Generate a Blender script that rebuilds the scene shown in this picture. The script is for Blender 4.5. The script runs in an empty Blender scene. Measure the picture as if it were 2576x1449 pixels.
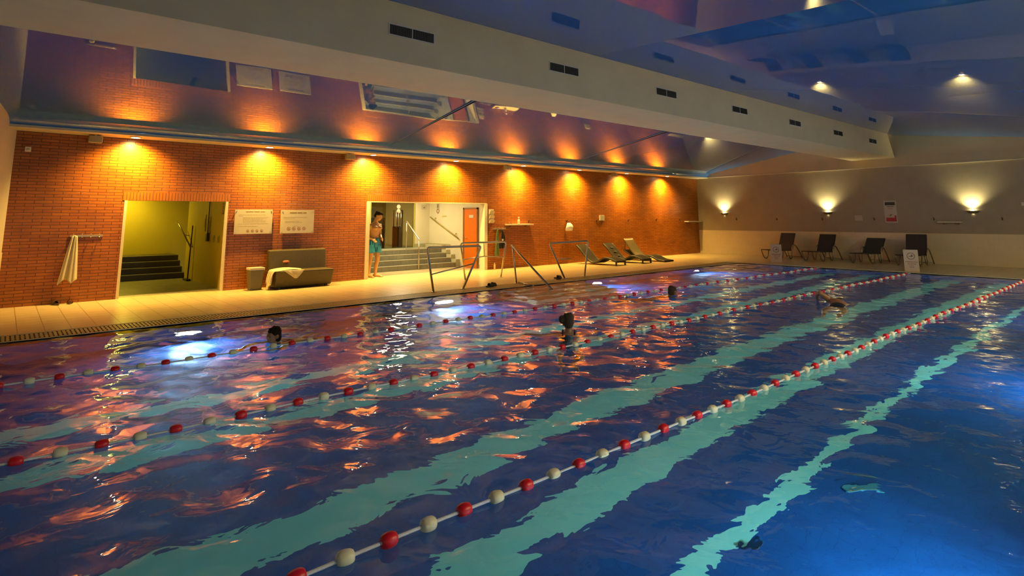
import bpy, bmesh, math, random
import numpy as np
from mathutils import Vector, Matrix

random.seed(7)
rng = np.random.default_rng(11)
S = bpy.context.scene
C = S.collection
PI = math.pi

# ------------------------------------------------------------------ camera
W_PX, H_PX = 2576, 1449
FPX, CX, CY = 1456.0, 1277.8, 323.7
YAW, PIT, ROL = .712053, .152514, .004921
EYE = np.array([0., 0., 1.70])
_fwd = np.array([math.sin(YAW)*math.cos(PIT), math.cos(YAW)*math.cos(PIT), math.sin(PIT)])
_rt = np.array([math.cos(YAW), -math.sin(YAW), 0.])
_dn = np.cross(_fwd, _rt)
RC = np.array([_rt*math.cos(ROL)+_dn*math.sin(ROL), -_rt*math.sin(ROL)+_dn*math.cos(ROL), _fwd])
cd = bpy.data.cameras.new('camera')
cam = bpy.data.objects.new('camera', cd)
C.objects.link(cam)
cd.sensor_fit = 'HORIZONTAL'
cd.sensor_width = 36
cd.lens = FPX*36/W_PX
cd.shift_x = (W_PX/2-CX)/W_PX
cd.shift_y = (CY-H_PX/2)/W_PX
cd.clip_start = .05
M = Matrix.Identity(4)
for i in range(3):
    M[i][0], M[i][1], M[i][2], M[i][3] = RC[0][i], -RC[1][i], -RC[2][i], EYE[i]
cam.matrix_world = M
S.camera = cam

# ------------------------------------------------------------------ world, view
wd = bpy.data.worlds.new('world'); S.world = wd; wd.use_nodes = True
wd.node_tree.nodes['Background'].inputs[0].default_value = (.95, .9, .8, 1)
wd.node_tree.nodes['Background'].inputs[1].default_value = .10
S.view_settings.view_transform = 'Standard'
S.view_settings.look = 'None'
S.view_settings.exposure = 1.68
S.view_settings.gamma = 1
S.view_settings.use_curve_mapping = False
cy = S.cycles
cy.use_denoising = True
cy.max_bounces = 7; cy.diffuse_bounces = 2; cy.glossy_bounces = 4; cy.transmission_bounces = 6
cy.caustics_reflective = False; cy.caustics_refractive = True
cy.sample_clamp_indirect = 6.0
cy.use_adaptive_sampling = True
cy.adaptive_threshold = .02

# light strengths, all in one place
P_DOWN = 355.0     # downlights washing the brick wall
C_DOWN = (1, .60, .13)
P_SCONCE = 50.0
C_SCONCE = (1, .88, .45)
P_POOL = 110.0      # underwater lamps
C_POOL = (.55, .80, 1)
P_NEAR = 105.0      # added fill lamps above the near deck, unseen, behind the photographer
C_NEAR = (1, .79, .38)
Y0, XF = 15.33, 25.3
WZ = -.022
POOL_X = (-.9, 20.95); POOL_Y = (.25, 11.12); DEPTH = 1.38

# ------------------------------------------------------------------ materials
MATS = {}
def mat(name, col=(.5, .5, .5), rough=.5, metal=0., spec=.5, emit=None, es=0., trans=0., ior=1.5, noise=0., nscale=8., bump=0., bscale=60.):
    if name in MATS: return MATS[name]
    m = bpy.data.materials.new(name); m.use_nodes = True
    nt = m.node_tree; b = nt.nodes['Principled BSDF']
    b.inputs['Base Color'].default_value = (*col, 1)
    b.inputs['Roughness'].default_value = rough
    b.inputs['Metallic'].default_value = metal
    b.inputs['Specular IOR Level'].default_value = spec
    b.inputs['Transmission Weight'].default_value = trans
    b.inputs['IOR'].default_value = ior
    if emit:
        b.inputs['Emission Color'].default_value = (*emit, 1)
        b.inputs['Emission Strength'].default_value = es
    tc = None
    if noise or bump:
        tc = nt.nodes.new('ShaderNodeTexCoord')
    if noise:
        n = nt.nodes.new('ShaderNodeTexNoise'); n.inputs['Scale'].default_value = nscale; n.inputs['Detail'].default_value = 4
        nt.links.new(tc.outputs['Object'], n.inputs['Vector'])
        r = nt.nodes.new('ShaderNodeMapRange')
        r.inputs[1].default_value = .3; r.inputs[2].default_value = .7
        r.inputs[3].default_value = 1-noise; r.inputs[4].default_value = 1+noise*.5
        nt.links.new(n.outputs['Fac'], r.inputs[0])
        mx = nt.nodes.new('ShaderNodeMix'); mx.data_type = 'RGBA'; mx.blend_type = 'MULTIPLY'
        mx.inputs[0].default_value = 1; mx.inputs[6].default_value = (*col, 1)
        nt.links.new(r.outputs[0], mx.inputs[7]); nt.links.new(mx.outputs[2], b.inputs['Base Color'])
    if bump:
        n2 = nt.nodes.new('ShaderNodeTexNoise'); n2.inputs['Scale'].default_value = bscale
        nt.links.new(tc.outputs['Object'], n2.inputs['Vector'])
        bp = nt.nodes.new('ShaderNodeBump'); bp.inputs['Strength'].default_value = bump; bp.inputs['Distance'].default_value = .01
        nt.links.new(n2.outputs['Fac'], bp.inputs['Height']); nt.links.new(bp.outputs[0], b.inputs['Normal'])
    MATS[name] = m
    return m

def brickish(name, axes, bw, rh, mortar, c1, c2, cm, offset=.5, rough=.35, bump=.6, stain=0., stain_col=(.3, .2, .05), vary=.35, bias=0., spec=.5):
    """brick / tile material on two world axes, e.g. axes='xz'"""
    m = bpy.data.materials.new(name); m.use_nodes = True
    nt = m.node_tree; L = nt.links; b = nt.nodes['Principled BSDF']
    g = nt.nodes.new('ShaderNodeNewGeometry'); sp = nt.nodes.new('ShaderNodeSeparateXYZ'); cb = nt.nodes.new('ShaderNodeCombineXYZ')
    L.new(g.outputs['Position'], sp.inputs[0])
    L.new(sp.outputs['XYZ'.index(axes[0].upper())], cb.inputs[0]); L.new(sp.outputs['XYZ'.index(axes[1].upper())], cb.inputs[1])
    br = nt.nodes.new('ShaderNodeTexBrick')
    br.offset = offset; br.squash = 1
    L.new(cb.outputs[0], br.inputs['Vector'])
    br.inputs['Color1'].default_value = (*c1, 1); br.inputs['Color2'].default_value = (*c2, 1); br.inputs['Mortar'].default_value = (*cm, 1)
    br.inputs['Scale'].default_value = 1; br.inputs['Mortar Size'].default_value = mortar; br.inputs['Mortar Smooth'].default_value = .15
    br.inputs['Bias'].default_value = bias; br.inputs['Brick Width'].default_value = bw; br.inputs['Row Height'].default_value = rh
    n = nt.nodes.new('ShaderNodeTexNoise'); n.inputs['Scale'].default_value = 1.3; n.inputs['Detail'].default_value = 6; n.inputs['Roughness'].default_value = .65
    L.new(cb.outputs[0], n.inputs['Vector'])
    r = nt.nodes.new('ShaderNodeMapRange'); r.inputs[1].default_value = .3; r.inputs[2].default_value = .7; r.inputs[3].default_value = 1-vary; r.inputs[4].default_value = 1+vary*.4
    L.new(n.outputs['Fac'], r.inputs[0])
    mx = nt.nodes.new('ShaderNodeMix'); mx.data_type = 'RGBA'; mx.blend_type = 'MULTIPLY'; mx.inputs[0].default_value = 1
    L.new(br.outputs['Color'], mx.inputs[6]); L.new(r.outputs[0], mx.inputs[7])
    out = mx.outputs[2]
    if stain:
        mp = nt.nodes.new('ShaderNodeVectorMath'); mp.operation = 'MULTIPLY'; mp.inputs[1].default_value = (.8, 2.2, 1)
        L.new(cb.outputs[0], mp.inputs[0])
        n2 = nt.nodes.new('ShaderNodeTexNoise'); n2.inputs['Scale'].default_value = 1.1; n2.inputs['Detail'].default_value = 7; n2.inputs['Roughness'].default_value = .7; n2.inputs['Distortion'].default_value = .8
        L.new(mp.outputs[0], n2.inputs['Vector'])
        r2 = nt.nodes.new('ShaderNodeMapRange'); r2.inputs[1].default_value = .52; r2.inputs[2].default_value = .72; r2.inputs[3].default_value = 0; r2.inputs[4].default_value = stain
        L.new(n2.outputs['Fac'], r2.inputs[0])
        m2 = nt.nodes.new('ShaderNodeMix'); m2.data_type = 'RGBA'
        L.new(r2.outputs[0], m2.inputs[0]); L.new(out, m2.inputs[6]); m2.inputs[7].default_value = (*stain_col, 1)
        out = m2.outputs[2]
    L.new(out, b.inputs['Base Color'])
    b.inputs['Roughness'].default_value = rough
    b.inputs['Specular IOR Level'].default_value = spec
    bp = nt.nodes.new('ShaderNodeBump'); bp.inputs['Strength'].default_value = bump; bp.inputs['Distance'].default_value = .008; bp.invert = True
    n3 = nt.nodes.new('ShaderNodeTexNoise'); n3.inputs['Scale'].default_value = 14
    L.new(cb.outputs[0], n3.inputs['Vector'])
    ad = nt.nodes.new('ShaderNodeMath'); ad.operation = 'MULTIPLY_ADD'; ad.inputs[1].default_value = .35
    L.new(n3.outputs['Fac'], ad.inputs[0]); L.new(br.outputs['Fac'], ad.inputs[2])
    L.new(ad.outputs[0], bp.inputs['Height']); L.new(bp.outputs[0], b.inputs['Normal'])
    MATS[name] = m
    return m

M_BRICK = brickish('glazed_orange_brick', 'xz', .30, .0635, .0065, (.41, .122, .004), (.33, .090, .003), (.10, .030, .002), rough=.34, bump=.55, vary=.3)
M_SOLDIER = brickish('upright_orange_brick', 'xz', .0635, .30, .006, (.43, .135, .005), (.39, .12, .004), (.12, .04, .004), offset=0, rough=.34, bump=.5, vary=.2)
M_DECK = brickish('cream_deck_tile', 'xy', .33, .33, .006, (.70, .56, .29), (.67, .53, .27), (.34, .23, .07), offset=0, rough=.28, bump=.12, stain=.55, stain_col=(.50, .34, .09), vary=.10)
M_VTILE_X = brickish('white_wall_tile', 'yz', .15, .15, .003, (.72, .60, .36), (.70, .58, .345), (.65, .54, .31), offset=0, rough=.3, bump=.1, vary=.06)
M_VFLOOR = brickish('dark_entrance_tile', 'xy', .3, .3, .006, (.30, .27, .17), (.27, .24, .15), (.16, .13, .07), offset=0, rough=.4, bump=.1, vary=.25, stain=.4, stain_col=(.2, .16, .06))
M_STEP = brickish('grey_step_tile', 'xy', .3, .3, .005, (.28, .27, .19), (.25, .24, .17), (.16, .15, .09), offset=0, rough=.4, bump=.1, vary=.25)
M_CREAM = mat('cream_paint', (.62, .55, .37), .6, noise=.05, nscale=2)
M_BEAM = mat('pale_beam_plaster', (.74, .60, .34), .6, noise=.05, nscale=2)
M_TAUPE = mat('taupe_paint', (.33, .27, .17), .55, noise=.06, nscale=3)
M_UPPER = mat('beige_upper_paint', (.56, .44, .24), .6, noise=.06, nscale=2)
M_OLIVE = mat('olive_paint', (.55, .41, .03), .6, noise=.06, nscale=2)
M_WHITE = mat('white_enamel', (.62, .56, .42), .35, noise=.03)
M_BLACK = mat('black_plastic', (.02, .018, .015), .4, noise=.1)
M_DARKGR = mat('dark_louvre', (.055, .05, .035), .5, noise=.1, nscale=30)
M_STEEL = mat('brushed_steel', (.60, .52, .38), .3, metal=1., noise=.06, nscale=20)
M_GREYPL = mat('grey_bin_plastic', (.13, .115, .06), .45, noise=.05)
M_PALEPL = mat('pale_plastic', (.72, .68, .56), .4, noise=.03)
M_OLIVEF = mat('olive_brown_upholstery', (.080, .060, .018), .55, noise=.15, nscale=25, bump=.15, bscale=120)
M_TOWEL = mat('white_terry', (.58, .51, .34), .9, noise=.06, nscale=40, bump=.5, bscale=220)
M_GREENT = mat('green_terry', (.11, .16, .06), .9, noise=.2, nscale=30, bump=.5, bscale=220)
M_NAVYT = mat('black_fabric', (.02, .018, .022), .85, noise=.2, nscale=30, bump=.3, bscale=200)
M_RATTAN = mat('dark_brown_weave', (.026, .018, .007), .8, 0, .25, noise=.2, nscale=60, bump=.5, bscale=160)
M_SLING = mat('charcoal_sling', (.022, .019, .016), .5, noise=.15, nscale=50, bump=.2, bscale=200)
M_ALU = mat('bronze_aluminium', (.34, .29, .19), .33, metal=.8, noise=.08)
M_SIGN = mat('sign_board', (.50, .44, .31), .35, noise=.02)
M_INK = mat('sign_ink_grey', (.36, .30, .16), .6, noise=.02)
M_INKD = mat('sign_ink_dark', (.16, .11, .06), .6, noise=.02)
M_INKR = mat('sign_ink_red', (.26, .09, .03), .6, noise=.02)
M_RED = mat('red_float_plastic', (.72, .008, .012), .35, noise=.05)
M_WHF = mat('cream_float_plastic', (.84, .74, .42), .4, noise=.05)
M_ROPE = mat('pale_rope', (.70, .68, .62), .7, noise=.1, nscale=80)
M_SKIN = mat('skin', (.50, .26, .09), .5, noise=.08, nscale=12)
M_SKINW = mat('wet_skin', (.32, .14, .055), .35, noise=.08, nscale=12)
M_HAIR = mat('dark_hair', (.018, .011, .006), .85, 0, .15, noise=.3, nscale=40, bump=.6, bscale=90)
M_HAIRB = mat('brown_hair', (.075, .042, .02), .8, 0, .2, noise=.35, nscale=40, bump=.6, bscale=90)
M_TEAL = mat('teal_swim_shorts', (.012, .20, .42), .6, noise=.2, nscale=14, bump=.3, bscale=30)
M_SWIMB = mat('black_swimsuit', (.012, .012, .014), .5, noise=.1)
M_ORANGED = mat('orange_door_paint', (.66, .15, .003), .35, noise=.05)
M_DKWOOD = mat('dark_brown_door', (.055, .022, .008), .35, noise=.2, nscale=10)
M_DKGLASS = mat('dark_door_panel', (.045, .035, .02), .15, noise=.1)
M_GREEN = mat('green_patch', (.1, .22, .1), .5)
M_LAMPC = mat('ceiling_lamp_glow', (1, 1, 1), .5, emit=(1, .82, .5), es=2.2)
M_LAMP = mat('lamp_glow', (1, 1, 1), .5, emit=(1, .80, .45), es=28)
M_SCGLOW = mat('sconce_glow', (1, 1, 1), .5, emit=(1, .90, .55), es=14)
M_POOLGLOW = mat('pool_lamp_glow', (1, 1, 1), .5, emit=(.62, .85, 1), es=26)
M_LOBBY = mat('lobby_wall_glow', (1, .9, .7), .5, emit=(1, .85, .5), es=1.6)
M_BROWN = mat('sandal_brown', (.06, .035, .015), .6, noise=.2)
M_STONE = mat('cream_coping', (.58, .50, .30), .4, noise=.12, nscale=5)
M_SKIRT = mat('grey_skirting_tile', (.36, .32, .18), .4, noise=.1)

def stretch_mat():
    m = bpy.data.materials.new('glossy_blue_stretch_ceiling'); m.use_nodes = True
    nt = m.node_tree; b = nt.nodes['Principled BSDF']
    b.inputs['Base Color'].default_value = (.03, .135, .44, 1)
    b.inputs['Roughness'].default_value = .018
    b.inputs['IOR'].default_value = 1.78
    tc = nt.nodes.new('ShaderNodeTexCoord'); n = nt.nodes.new('ShaderNodeTexNoise'); n.inputs['Scale'].default_value = .55; n.inputs['Detail'].default_value = 1
    nt.links.new(tc.outputs['Object'], n.inputs['Vector'])
    bp = nt.nodes.new('ShaderNodeBump'); bp.inputs['Strength'].default_value = .12; bp.inputs['Distance'].default_value = .05
    nt.links.new(n.outputs['Fac'], bp.inputs['Height']); nt.links.new(bp.outputs[0], b.inputs['Normal'])
    return m
M_STRETCH = stretch_mat()

def pool_floor_mat():
    m = brickish('blue_pool_tile', 'xy', .1, .1, .003, (.003, .10, .36), (.003, .09, .33), (.003, .07, .27), offset=0, rough=.4, bump=.1, vary=.25)
    nt = m.node_tree; L = nt.links; b = nt.nodes['Principled BSDF']
    src = b.inputs['Base Color'].links[0].from_socket
    g = nt.nodes.new('ShaderNodeNewGeometry'); sp = nt.nodes.new('ShaderNodeSeparateXYZ'); L.new(g.outputs['Position'], sp.inputs[0])
    tot = None
    for yc, hw in LANES:
        a = nt.nodes.new('ShaderNodeMath'); a.operation = 'SUBTRACT'; L.new(sp.outputs[1], a.inputs[0]); a.inputs[1].default_value = yc
        a2 = nt.nodes.new('ShaderNodeMath'); a2.operation = 'ABSOLUTE'; L.new(a.outputs[0], a2.inputs[0])
        a3 = nt.nodes.new('ShaderNodeMath'); a3.operation = 'LESS_THAN'; L.new(a2.outputs[0], a3.inputs[0]); a3.inputs[1].default_value = hw
        if tot is None: tot = a3.outputs[0]
        else:
            a4 = nt.nodes.new('ShaderNodeMath'); a4.operation = 'MAXIMUM'; L.new(tot, a4.inputs[0]); L.new(a3.outputs[0], a4.inputs[1]); tot = a4.outputs[0]
    mx = nt.nodes.new('ShaderNodeMix'); mx.data_type = 'RGBA'; L.new(tot, mx.inputs[0]); L.new(src, mx.inputs[6]); mx.inputs[7].default_value = (.24, .80, .70, 1)
    # tile joints across the pale bands
    L.new(mx.outputs[2], b.inputs['Base Color'])
    return m
LANES = [(2.45, .07), (3.5, .2), (4.68, .24), (6.72, .19), (7.85, .17)]
M_POOLF = pool_floor_mat()
M_POOLW = brickish('blue_pool_wall_tile', 'xz', .1, .1, .003, (.006, .10, .30), (.006, .09, .28), (.006, .07, .22), offset=0, rough=.4, bump=.1, vary=.2)
M_POOLWY = brickish('blue_pool_wall_tile_across', 'yz', .1, .1, .003, (.006, .10, .30), (.006, .09, .28), (.006, .07, .22), offset=0, rough=.4, bump=.1, vary=.2)

def water_mat():
    m = bpy.data.materials.new('pool_water'); m.use_nodes = True
    nt = m.node_tree; L = nt.links; b = nt.nodes['Principled BSDF']
    b.inputs['Base Color'].default_value = (.80, .97, 1, 1)
    b.inputs['Roughness'].default_value = .0
    b.inputs['IOR'].default_value = 1.333
    b.inputs['Transmission Weight'].default_value = 1
    g = nt.nodes.new('ShaderNodeNewGeometry')
    mp = nt.nodes.new('ShaderNodeVectorMath'); mp.operation = 'MULTIPLY'; mp.inputs[1].default_value = (1, 1, 0)
    L.new(g.outputs['Position'], mp.inputs[0])
    n = nt.nodes.new('ShaderNodeTexNoise'); n.inputs['Scale'].default_value = 3.2; n.inputs['Detail'].default_value = 2.6; n.inputs['Distortion'].default_value = .6
    L.new(mp.outputs[0], n.inputs['Vector'])
    bp = nt.nodes.new('ShaderNodeBump'); bp.inputs['Strength'].default_value = .5; bp.inputs['Distance'].default_value = .030
    L.new(n.outputs['Fac'], bp.inputs['Height']); L.new(bp.outputs[0], b.inputs['Normal'])
    return m
M_WATER = water_mat()

def glass_mat():
    m = bpy.data.materials.new('clear_glass'); m.use_nodes = True
    nt = m.node_tree; nt.nodes.clear()
    o = nt.nodes.new('ShaderNodeOutputMaterial'); t = nt.nodes.new('ShaderNodeBsdfTransparent'); g = nt.nodes.new('ShaderNodeBsdfGlossy')
    f = nt.nodes.new('ShaderNodeFresnel'); f.inputs[0].default_value = 1.45; x = nt.nodes.new('ShaderNodeMixShader')
    t.inputs[0].default_value = (.80, .78, .62, 1); g.inputs['Roughness'].default_value = .02
    nt.links.new(f.outputs[0], x.inputs[0]); nt.links.new(t.outputs[0], x.inputs[1]); nt.links.new(g.outputs[0], x.inputs[2]); nt.links.new(x.outputs[0], o.inputs[0])
    return m
M_GLASS = glass_mat()

# ------------------------------------------------------------------ mesh builder
class MB:
    def __init__(self): self.v = []; self.f = []; self.smooth = []
    def add(self, verts, faces, smooth=False):
        o = len(self.v)
        self.v += [tuple(p) for p in verts]
        self.f += [tuple(i+o for i in fc) for fc in faces]
        self.smooth += [smooth]*len(faces)
        return self
    def box(self, x0, x1, y0, y1, z0, z1):
        v = [(x0,y0,z0),(x1,y0,z0),(x1,y1,z0),(x0,y1,z0),(x0,y0,z1),(x1,y0,z1),(x1,y1,z1),(x0,y1,z1)]
        return self.add(v, [(0,3,2,1),(4,5,6,7),(0,1,5,4),(1,2,6,5),(2,3,7,6),(3,0,4,7)])
    def quad(self, a, b, c, d): return self.add([a,b,c,d], [(0,1,2,3)])
    def hexa(self, p): return self.add(p, [(0,3,2,1),(4,5,6,7),(0,1,5,4),(1,2,6,5),(2,3,7,6),(3,0,4,7)])
    def tube(self, pts, r, n=10, cap=True):
        pts = [Vector(p) for p in pts]
        rs = r if isinstance(r, (list, tuple)) else [r]*len(pts)
        T = []
        for i in range(len(pts)):
            a = pts[max(i-1,0)]; b = pts[min(i+1,len(pts)-1)]
            T.append((b-a).normalized())
        up = Vector((0,0,1)) if abs(T[0].z) < .9 else Vector((1,0,0))
        x = T[0].cross(up).normalized()
        vs = []
        for i, p in enumerate(pts):
            x = (x - T[i]*x.dot(T[i])).normalized(); y = T[i].cross(x)
            for k in range(n):
                a = 2*PI*k/n
                vs.append(p + (x*math.cos(a)+y*math.sin(a))*rs[i])
        fs = [(i*n+k, i*n+(k+1)%n, (i+1)*n+(k+1)%n, (i+1)*n+k) for i in range(len(pts)-1) for k in range(n)]
        self.add(vs, fs, True)
        if cap:
            o = len(self.v)-len(vs)
            self.f += [tuple(o+k for k in reversed(range(n))), tuple(o+(len(pts)-1)*n+k for k in range(n))]; self.smooth += [False]*2
        return self
    def lathe(self, prof, n=16, c=(0,0,0), axis='z'):
        vs = []
        for r, h in prof:
            for k in range(n):
                a = 2*PI*k/n
                p = (r*math.cos(a), r*math.sin(a), h)
                if axis == 'x': p = (h, p[0], p[1])
                if axis == 'y': p = (p[0], h, p[1])
                vs.append((p[0]+c[0], p[1]+c[1], p[2]+c[2]))
        m = len(prof)
        fs = [(i*n+k, i*n+(k+1)%n, (i+1)*n+(k+1)%n, (i+1)*n+k) for i in range(m-1) for k in range(n)]
        self.add(vs, fs, True)
        o = len(self.v)-len(vs)
        self.f += [tuple(o+k for k in reversed(range(n))), tuple(o+(m-1)*n+k for k in range(n))]; self.smooth += [False]*2
        return self
    def ball(self, c, r, n=12, m=8):
        rx, ry, rz = r if isinstance(r, (tuple, list)) else (r, r, r)
        vs = []; fs = []
        for i in range(m+1):
            t = PI*i/m
            for k in range(n):
                a = 2*PI*k/n
                vs.append((c[0]+rx*math.sin(t)*math.cos(a), c[1]+ry*math.sin(t)*math.sin(a), c[2]+rz*math.cos(t)))
        for i in range(m):
            for k in range(n):
                fs.append((i*n+k, (i+1)*n+k, (i+1)*n+(k+1)%n, i*n+(k+1)%n))
        return self.add(vs, fs, True)
    def grid(self, fn, nu, nv, smooth=True):
        vs = [fn(i/(nu-1), j/(nv-1)) for j in range(nv) for i in range(nu)]
        fs = [(j*nu+i, j*nu+i+1, (j+1)*nu+i+1, (j+1)*nu+i) for j in range(nv-1) for i in range(nu-1)]
        return self.add(vs, fs, smooth)
    def build(self, name, material, parent=None, bevel=0., solid=0., loc=None, recalc=True):
        me = bpy.data.meshes.new(name)
        me.from_pydata([tuple(p) for p in self.v], [], self.f)
        me.polygons.foreach_set('use_smooth', self.smooth)
        if recalc:
            bm = bmesh.new(); bm.from_mesh(me); bmesh.ops.recalc_face_normals(bm, faces=bm.faces); bm.to_mesh(me); bm.free()
        me.materials.append(material)
        o = bpy.data.objects.new(name, me); C.objects.link(o)
        if parent: o.parent = parent
        if loc: o.location = loc
        if solid:
            md = o.modifiers.new('solid', 'SOLIDIFY'); md.thickness = solid; md.offset = 0
        if bevel:
            md = o.modifiers.new('bevel', 'BEVEL'); md.width = bevel; md.segments = 2; md.limit_method = 'ANGLE'
        return o

def tag(o, label, cat, group=None, kind=None):
    if label: o['label'] = label
    if cat: o['category'] = cat
    if group: o['group'] = group
    if kind: o['kind'] = kind
    return o
def thing(name, loc, label, cat, group=None, rz=0.):
    o = bpy.data.objects.new(name, None); C.objects.link(o)
    o.empty_display_size = .1
    o.location = loc; o.rotation_euler.z = rz
    return tag(o, label, cat, group)
def struct(name, mb, m, parent=None, **k):
    o = mb.build(name, m, parent, **k)
    if parent is None: o['kind'] = 'structure'
    return o
def copy_tree(o, parent=None):
    c = o.copy(); C.objects.link(c)
    if parent is not None: c.parent = parent
    for ch in [x for x in o.children if x.type != 'LIGHT' or True]:
        copy_tree(ch, c)
    return c
def light(name, kind, loc, power, col, parent=None, **k):
    d = bpy.data.lights.new(name, kind); d.energy = power; d.color = col
    for a, v in k.items(): setattr(d, a, v)
    o = bpy.data.objects.new(name, d); C.objects.link(o); o.location = loc
    if parent: o.parent = parent
    return o
def aim(o, d):
    o.rotation_euler = Vector(d).to_track_quat('-Z', 'Y').to_euler()
def blob(name, mb, material, parent=None, voxel=.012, smooth=3, loc=None):
    """fuse the shapes in mb into one continuous body"""
    o = mb.build(name+'_raw', material)
    r = o.modifiers.new('r', 'REMESH'); r.mode = 'VOXEL'; r.voxel_size = voxel
    s = o.modifiers.new('s', 'SMOOTH'); s.iterations = smooth; s.factor = .5
    dg = bpy.context.evaluated_depsgraph_get()
    me = bpy.data.meshes.new_from_object(o.evaluated_get(dg))
    bpy.data.objects.remove(o)
    me.polygons.foreach_set('use_smooth', [True]*len(me.polygons))
    me.name = name
    n = bpy.data.objects.new(name, me); C.objects.link(n)
    if not me.materials: me.materials.append(material)
    if parent: n.parent = parent
    if loc: n.location = loc
    return n

# ================================================================== SETTING
DX0, DX1 = 2.02, 4.13      # dark doorway on the left
OX0, OX1 = 7.87, 12.27     # wide opening
DH, OH = 2.12, 2.165
WT = 3.50                  # brick top
# brick wall with its two openings
b = MB()
for x0, x1, z0, z1 in ((-.6, DX0, 0, WT+.3), (DX1, OX0, 0, WT+.3), (OX1, XF, 0, WT+.3), (DX0, DX1, DH, WT+.3), (OX0, OX1, OH, WT+.3)):
    b.box(x0, x1, Y0, Y0+.22, z0, z1)
struct('wall_back', b, M_BRICK)
b = MB(); b.box(DX0-.06, DX1+.06, Y0-.008, Y0+.01, DH, DH+.18); struct('trim_1', b, M_SOLDIER)
b = MB(); b.box(OX0-.02, OX1+.02, Y0-.008, Y0+.01, OH+.012, OH+.2); struct('trim_2', b, M_SOLDIER)
# pale edge trims of the openings
b = MB(); b.box(DX0-.02, DX0+.035, Y0-.015, Y0+.23, 0, DH); b.box(DX1-.035, DX1+.02, Y0-.015, Y0+.06, 0, DH)
struct('trim_3', b, M_CREAM)
b = MB(); b.box(OX0-.02, OX0+.10, Y0-.02, Y0+.24, 0, OH); b.box(OX1-.10, OX1+.02, Y0-.02, Y0+.24, 0, OH); b.box(OX0, OX1, Y0-.012, Y0+.24, OH-.005, OH+.02)
struct('trim_4', b, M_CREAM)

# deck
b = MB()
PX0, PX1 = POOL_X; PY0, PY1 = POOL_Y
GR = .62
b.box(-4, XF+.2, PY1+GR, Y0+.22, -.3, 0)
b.box(PX1+.30, XF+.2, -4, PY1+GR, -.3, 0)
b.box(-4, PX1+.30, -4, PY0-.25, -.3, 0)
b.box(-4, PX0, PY0-.25, PY1+GR, -.3, 0)
struct('floor', b, M_DECK)
# coping and slatted overflow grating round the pool
b = MB(); b.box(PX0, PX1+.30, PY1+GR-.05, PY1+GR, -.3, .002); b.box(PX0, PX1, PY1, PY1+.03, -.3, -.006)
b.box(PX1, PX1+.30, PY0-.25, PY1+GR, -.3, -.002); b.box(PX0, PX1, PY0-.25, PY0, -.3, -.002)
b.box(PX0, PX1, PY1+.03, PY1+GR-.05, -.3, -.034)
struct('pool_coping', b, M_STONE)
b = MB()
x = PX0
while x < 21.2:
    b.box(x, x+.034, PY1+.03, PY1+GR-.05, -.03, -.004)
    x += .055 if x < 12 else .11
for yy in (PY1+.03, PY1+.20, PY1+.36, PY1+.53): b.box(PX0, 21.2, yy, yy+.035, -.035, -.0045)
g = struct('overflow_grating', b, mat('olive_grating', (.40, .31, .10), .45, noise=.1))

# pool basin
b = MB(); b.box(PX0, PX1, PY0, PY1, WZ-DEPTH-.2, WZ-DEPTH); struct('pool_floor', b, M_POOLF)
b = MB(); b.box(PX0, PX1, PY1, PY1+.02, WZ-DEPTH, -.012); struct('pool_wall_north', b, M_POOLW)
b = MB(); b.box(PX0, PX1, PY0-.02, PY0, WZ-DEPTH, -.012); struct('pool_wall_south', b, M_POOLW)
b = MB(); b.box(PX1, PX1+.02, PY0, PY1, WZ-DEPTH, -.012); b.box(PX0-.02, PX0, PY0, PY1, WZ-DEPTH, -.012); struct('pool_wall_end', b, M_POOLWY)
# entry steps under water by the hand rails
b = MB()
for k in range(4): b.box(9.3, 12.2, PY1-.32*(k+1), PY1, WZ-DEPTH if k == 3 else WZ-.26*(k+1)-.3, WZ-.24*(k+1)+.1)
struct('pool_steps', b, M_STONE)

# water surface: a sum of many small waves
nx, ny = 430, 220
xs = np.linspace(PX0, PX1, nx); ys = np.linspace(PY0, PY1, ny)
GXX, GYY = np.meshgrid(xs, ys)
hgt = np.zeros_like(GXX)
for lam, slope, cnt in ((2.6, .005, 6), (1.5, .007, 10), (.85, .017, 16), (.5, .028, 26), (.32, .028, 30)):
    for _ in range(cnt):
        l = lam*rng.uniform(.75, 1.3); a = rng.uniform(0, 2*PI); kx, ky = 2*PI/l*math.cos(a), 2*PI/l*math.sin(a)
        amp = slope*l/(2*PI)*math.sqrt(2/cnt)*1.6
        hgt += amp*np.sin(kx*GXX+ky*GYY+rng.uniform(0, 2*PI))
calm = .55+.45*np.clip((GYY-1.0)/5.0, 0, 1)
# wakes around the swimmers
SW = [(3.25, 8.75), (6.85, 6.4), (11.75, 7.8), (13.0, 4.8)]
for sx, sy in SW:
    d = np.hypot(GXX-sx, GYY-sy)
    hgt += .010*np.cos(d*2*PI/.42)*np.exp(-d/.7)
hgt *= calm
edge = np.clip(np.minimum.reduce([GXX-PX0, PX1-GXX, GYY-PY0, PY1-GYY])/.3, .3, 1)
hgt *= edge
me = bpy.data.meshes.new('pool_water')
vv = np.stack([GXX.ravel(), GYY.ravel(), WZ+hgt.ravel()], 1).astype(np.float32)
ii = np.arange(nx*ny).reshape(ny, nx)
q = np.stack([ii[:-1,:-1].ravel(), ii[:-1,1:].ravel(), ii[1:,1:].ravel(), ii[1:,:-1].ravel()], 1)
me.vertices.add(len(vv)); me.vertices.foreach_set('co', vv.ravel())
me.loops.add(q.size); me.loops.foreach_set('vertex_index', q.ravel().astype(np.int32))
me.polygons.add(len(q)); me.polygons.foreach_set('loop_start', np.arange(0, q.size, 4, dtype=np.int32)); me.polygons.foreach_set('loop_total', np.full(len(q), 4, dtype=np.int32))
me.polygons.foreach_set('use_smooth', [True]*len(q))
me.update(); me.validate()
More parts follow.
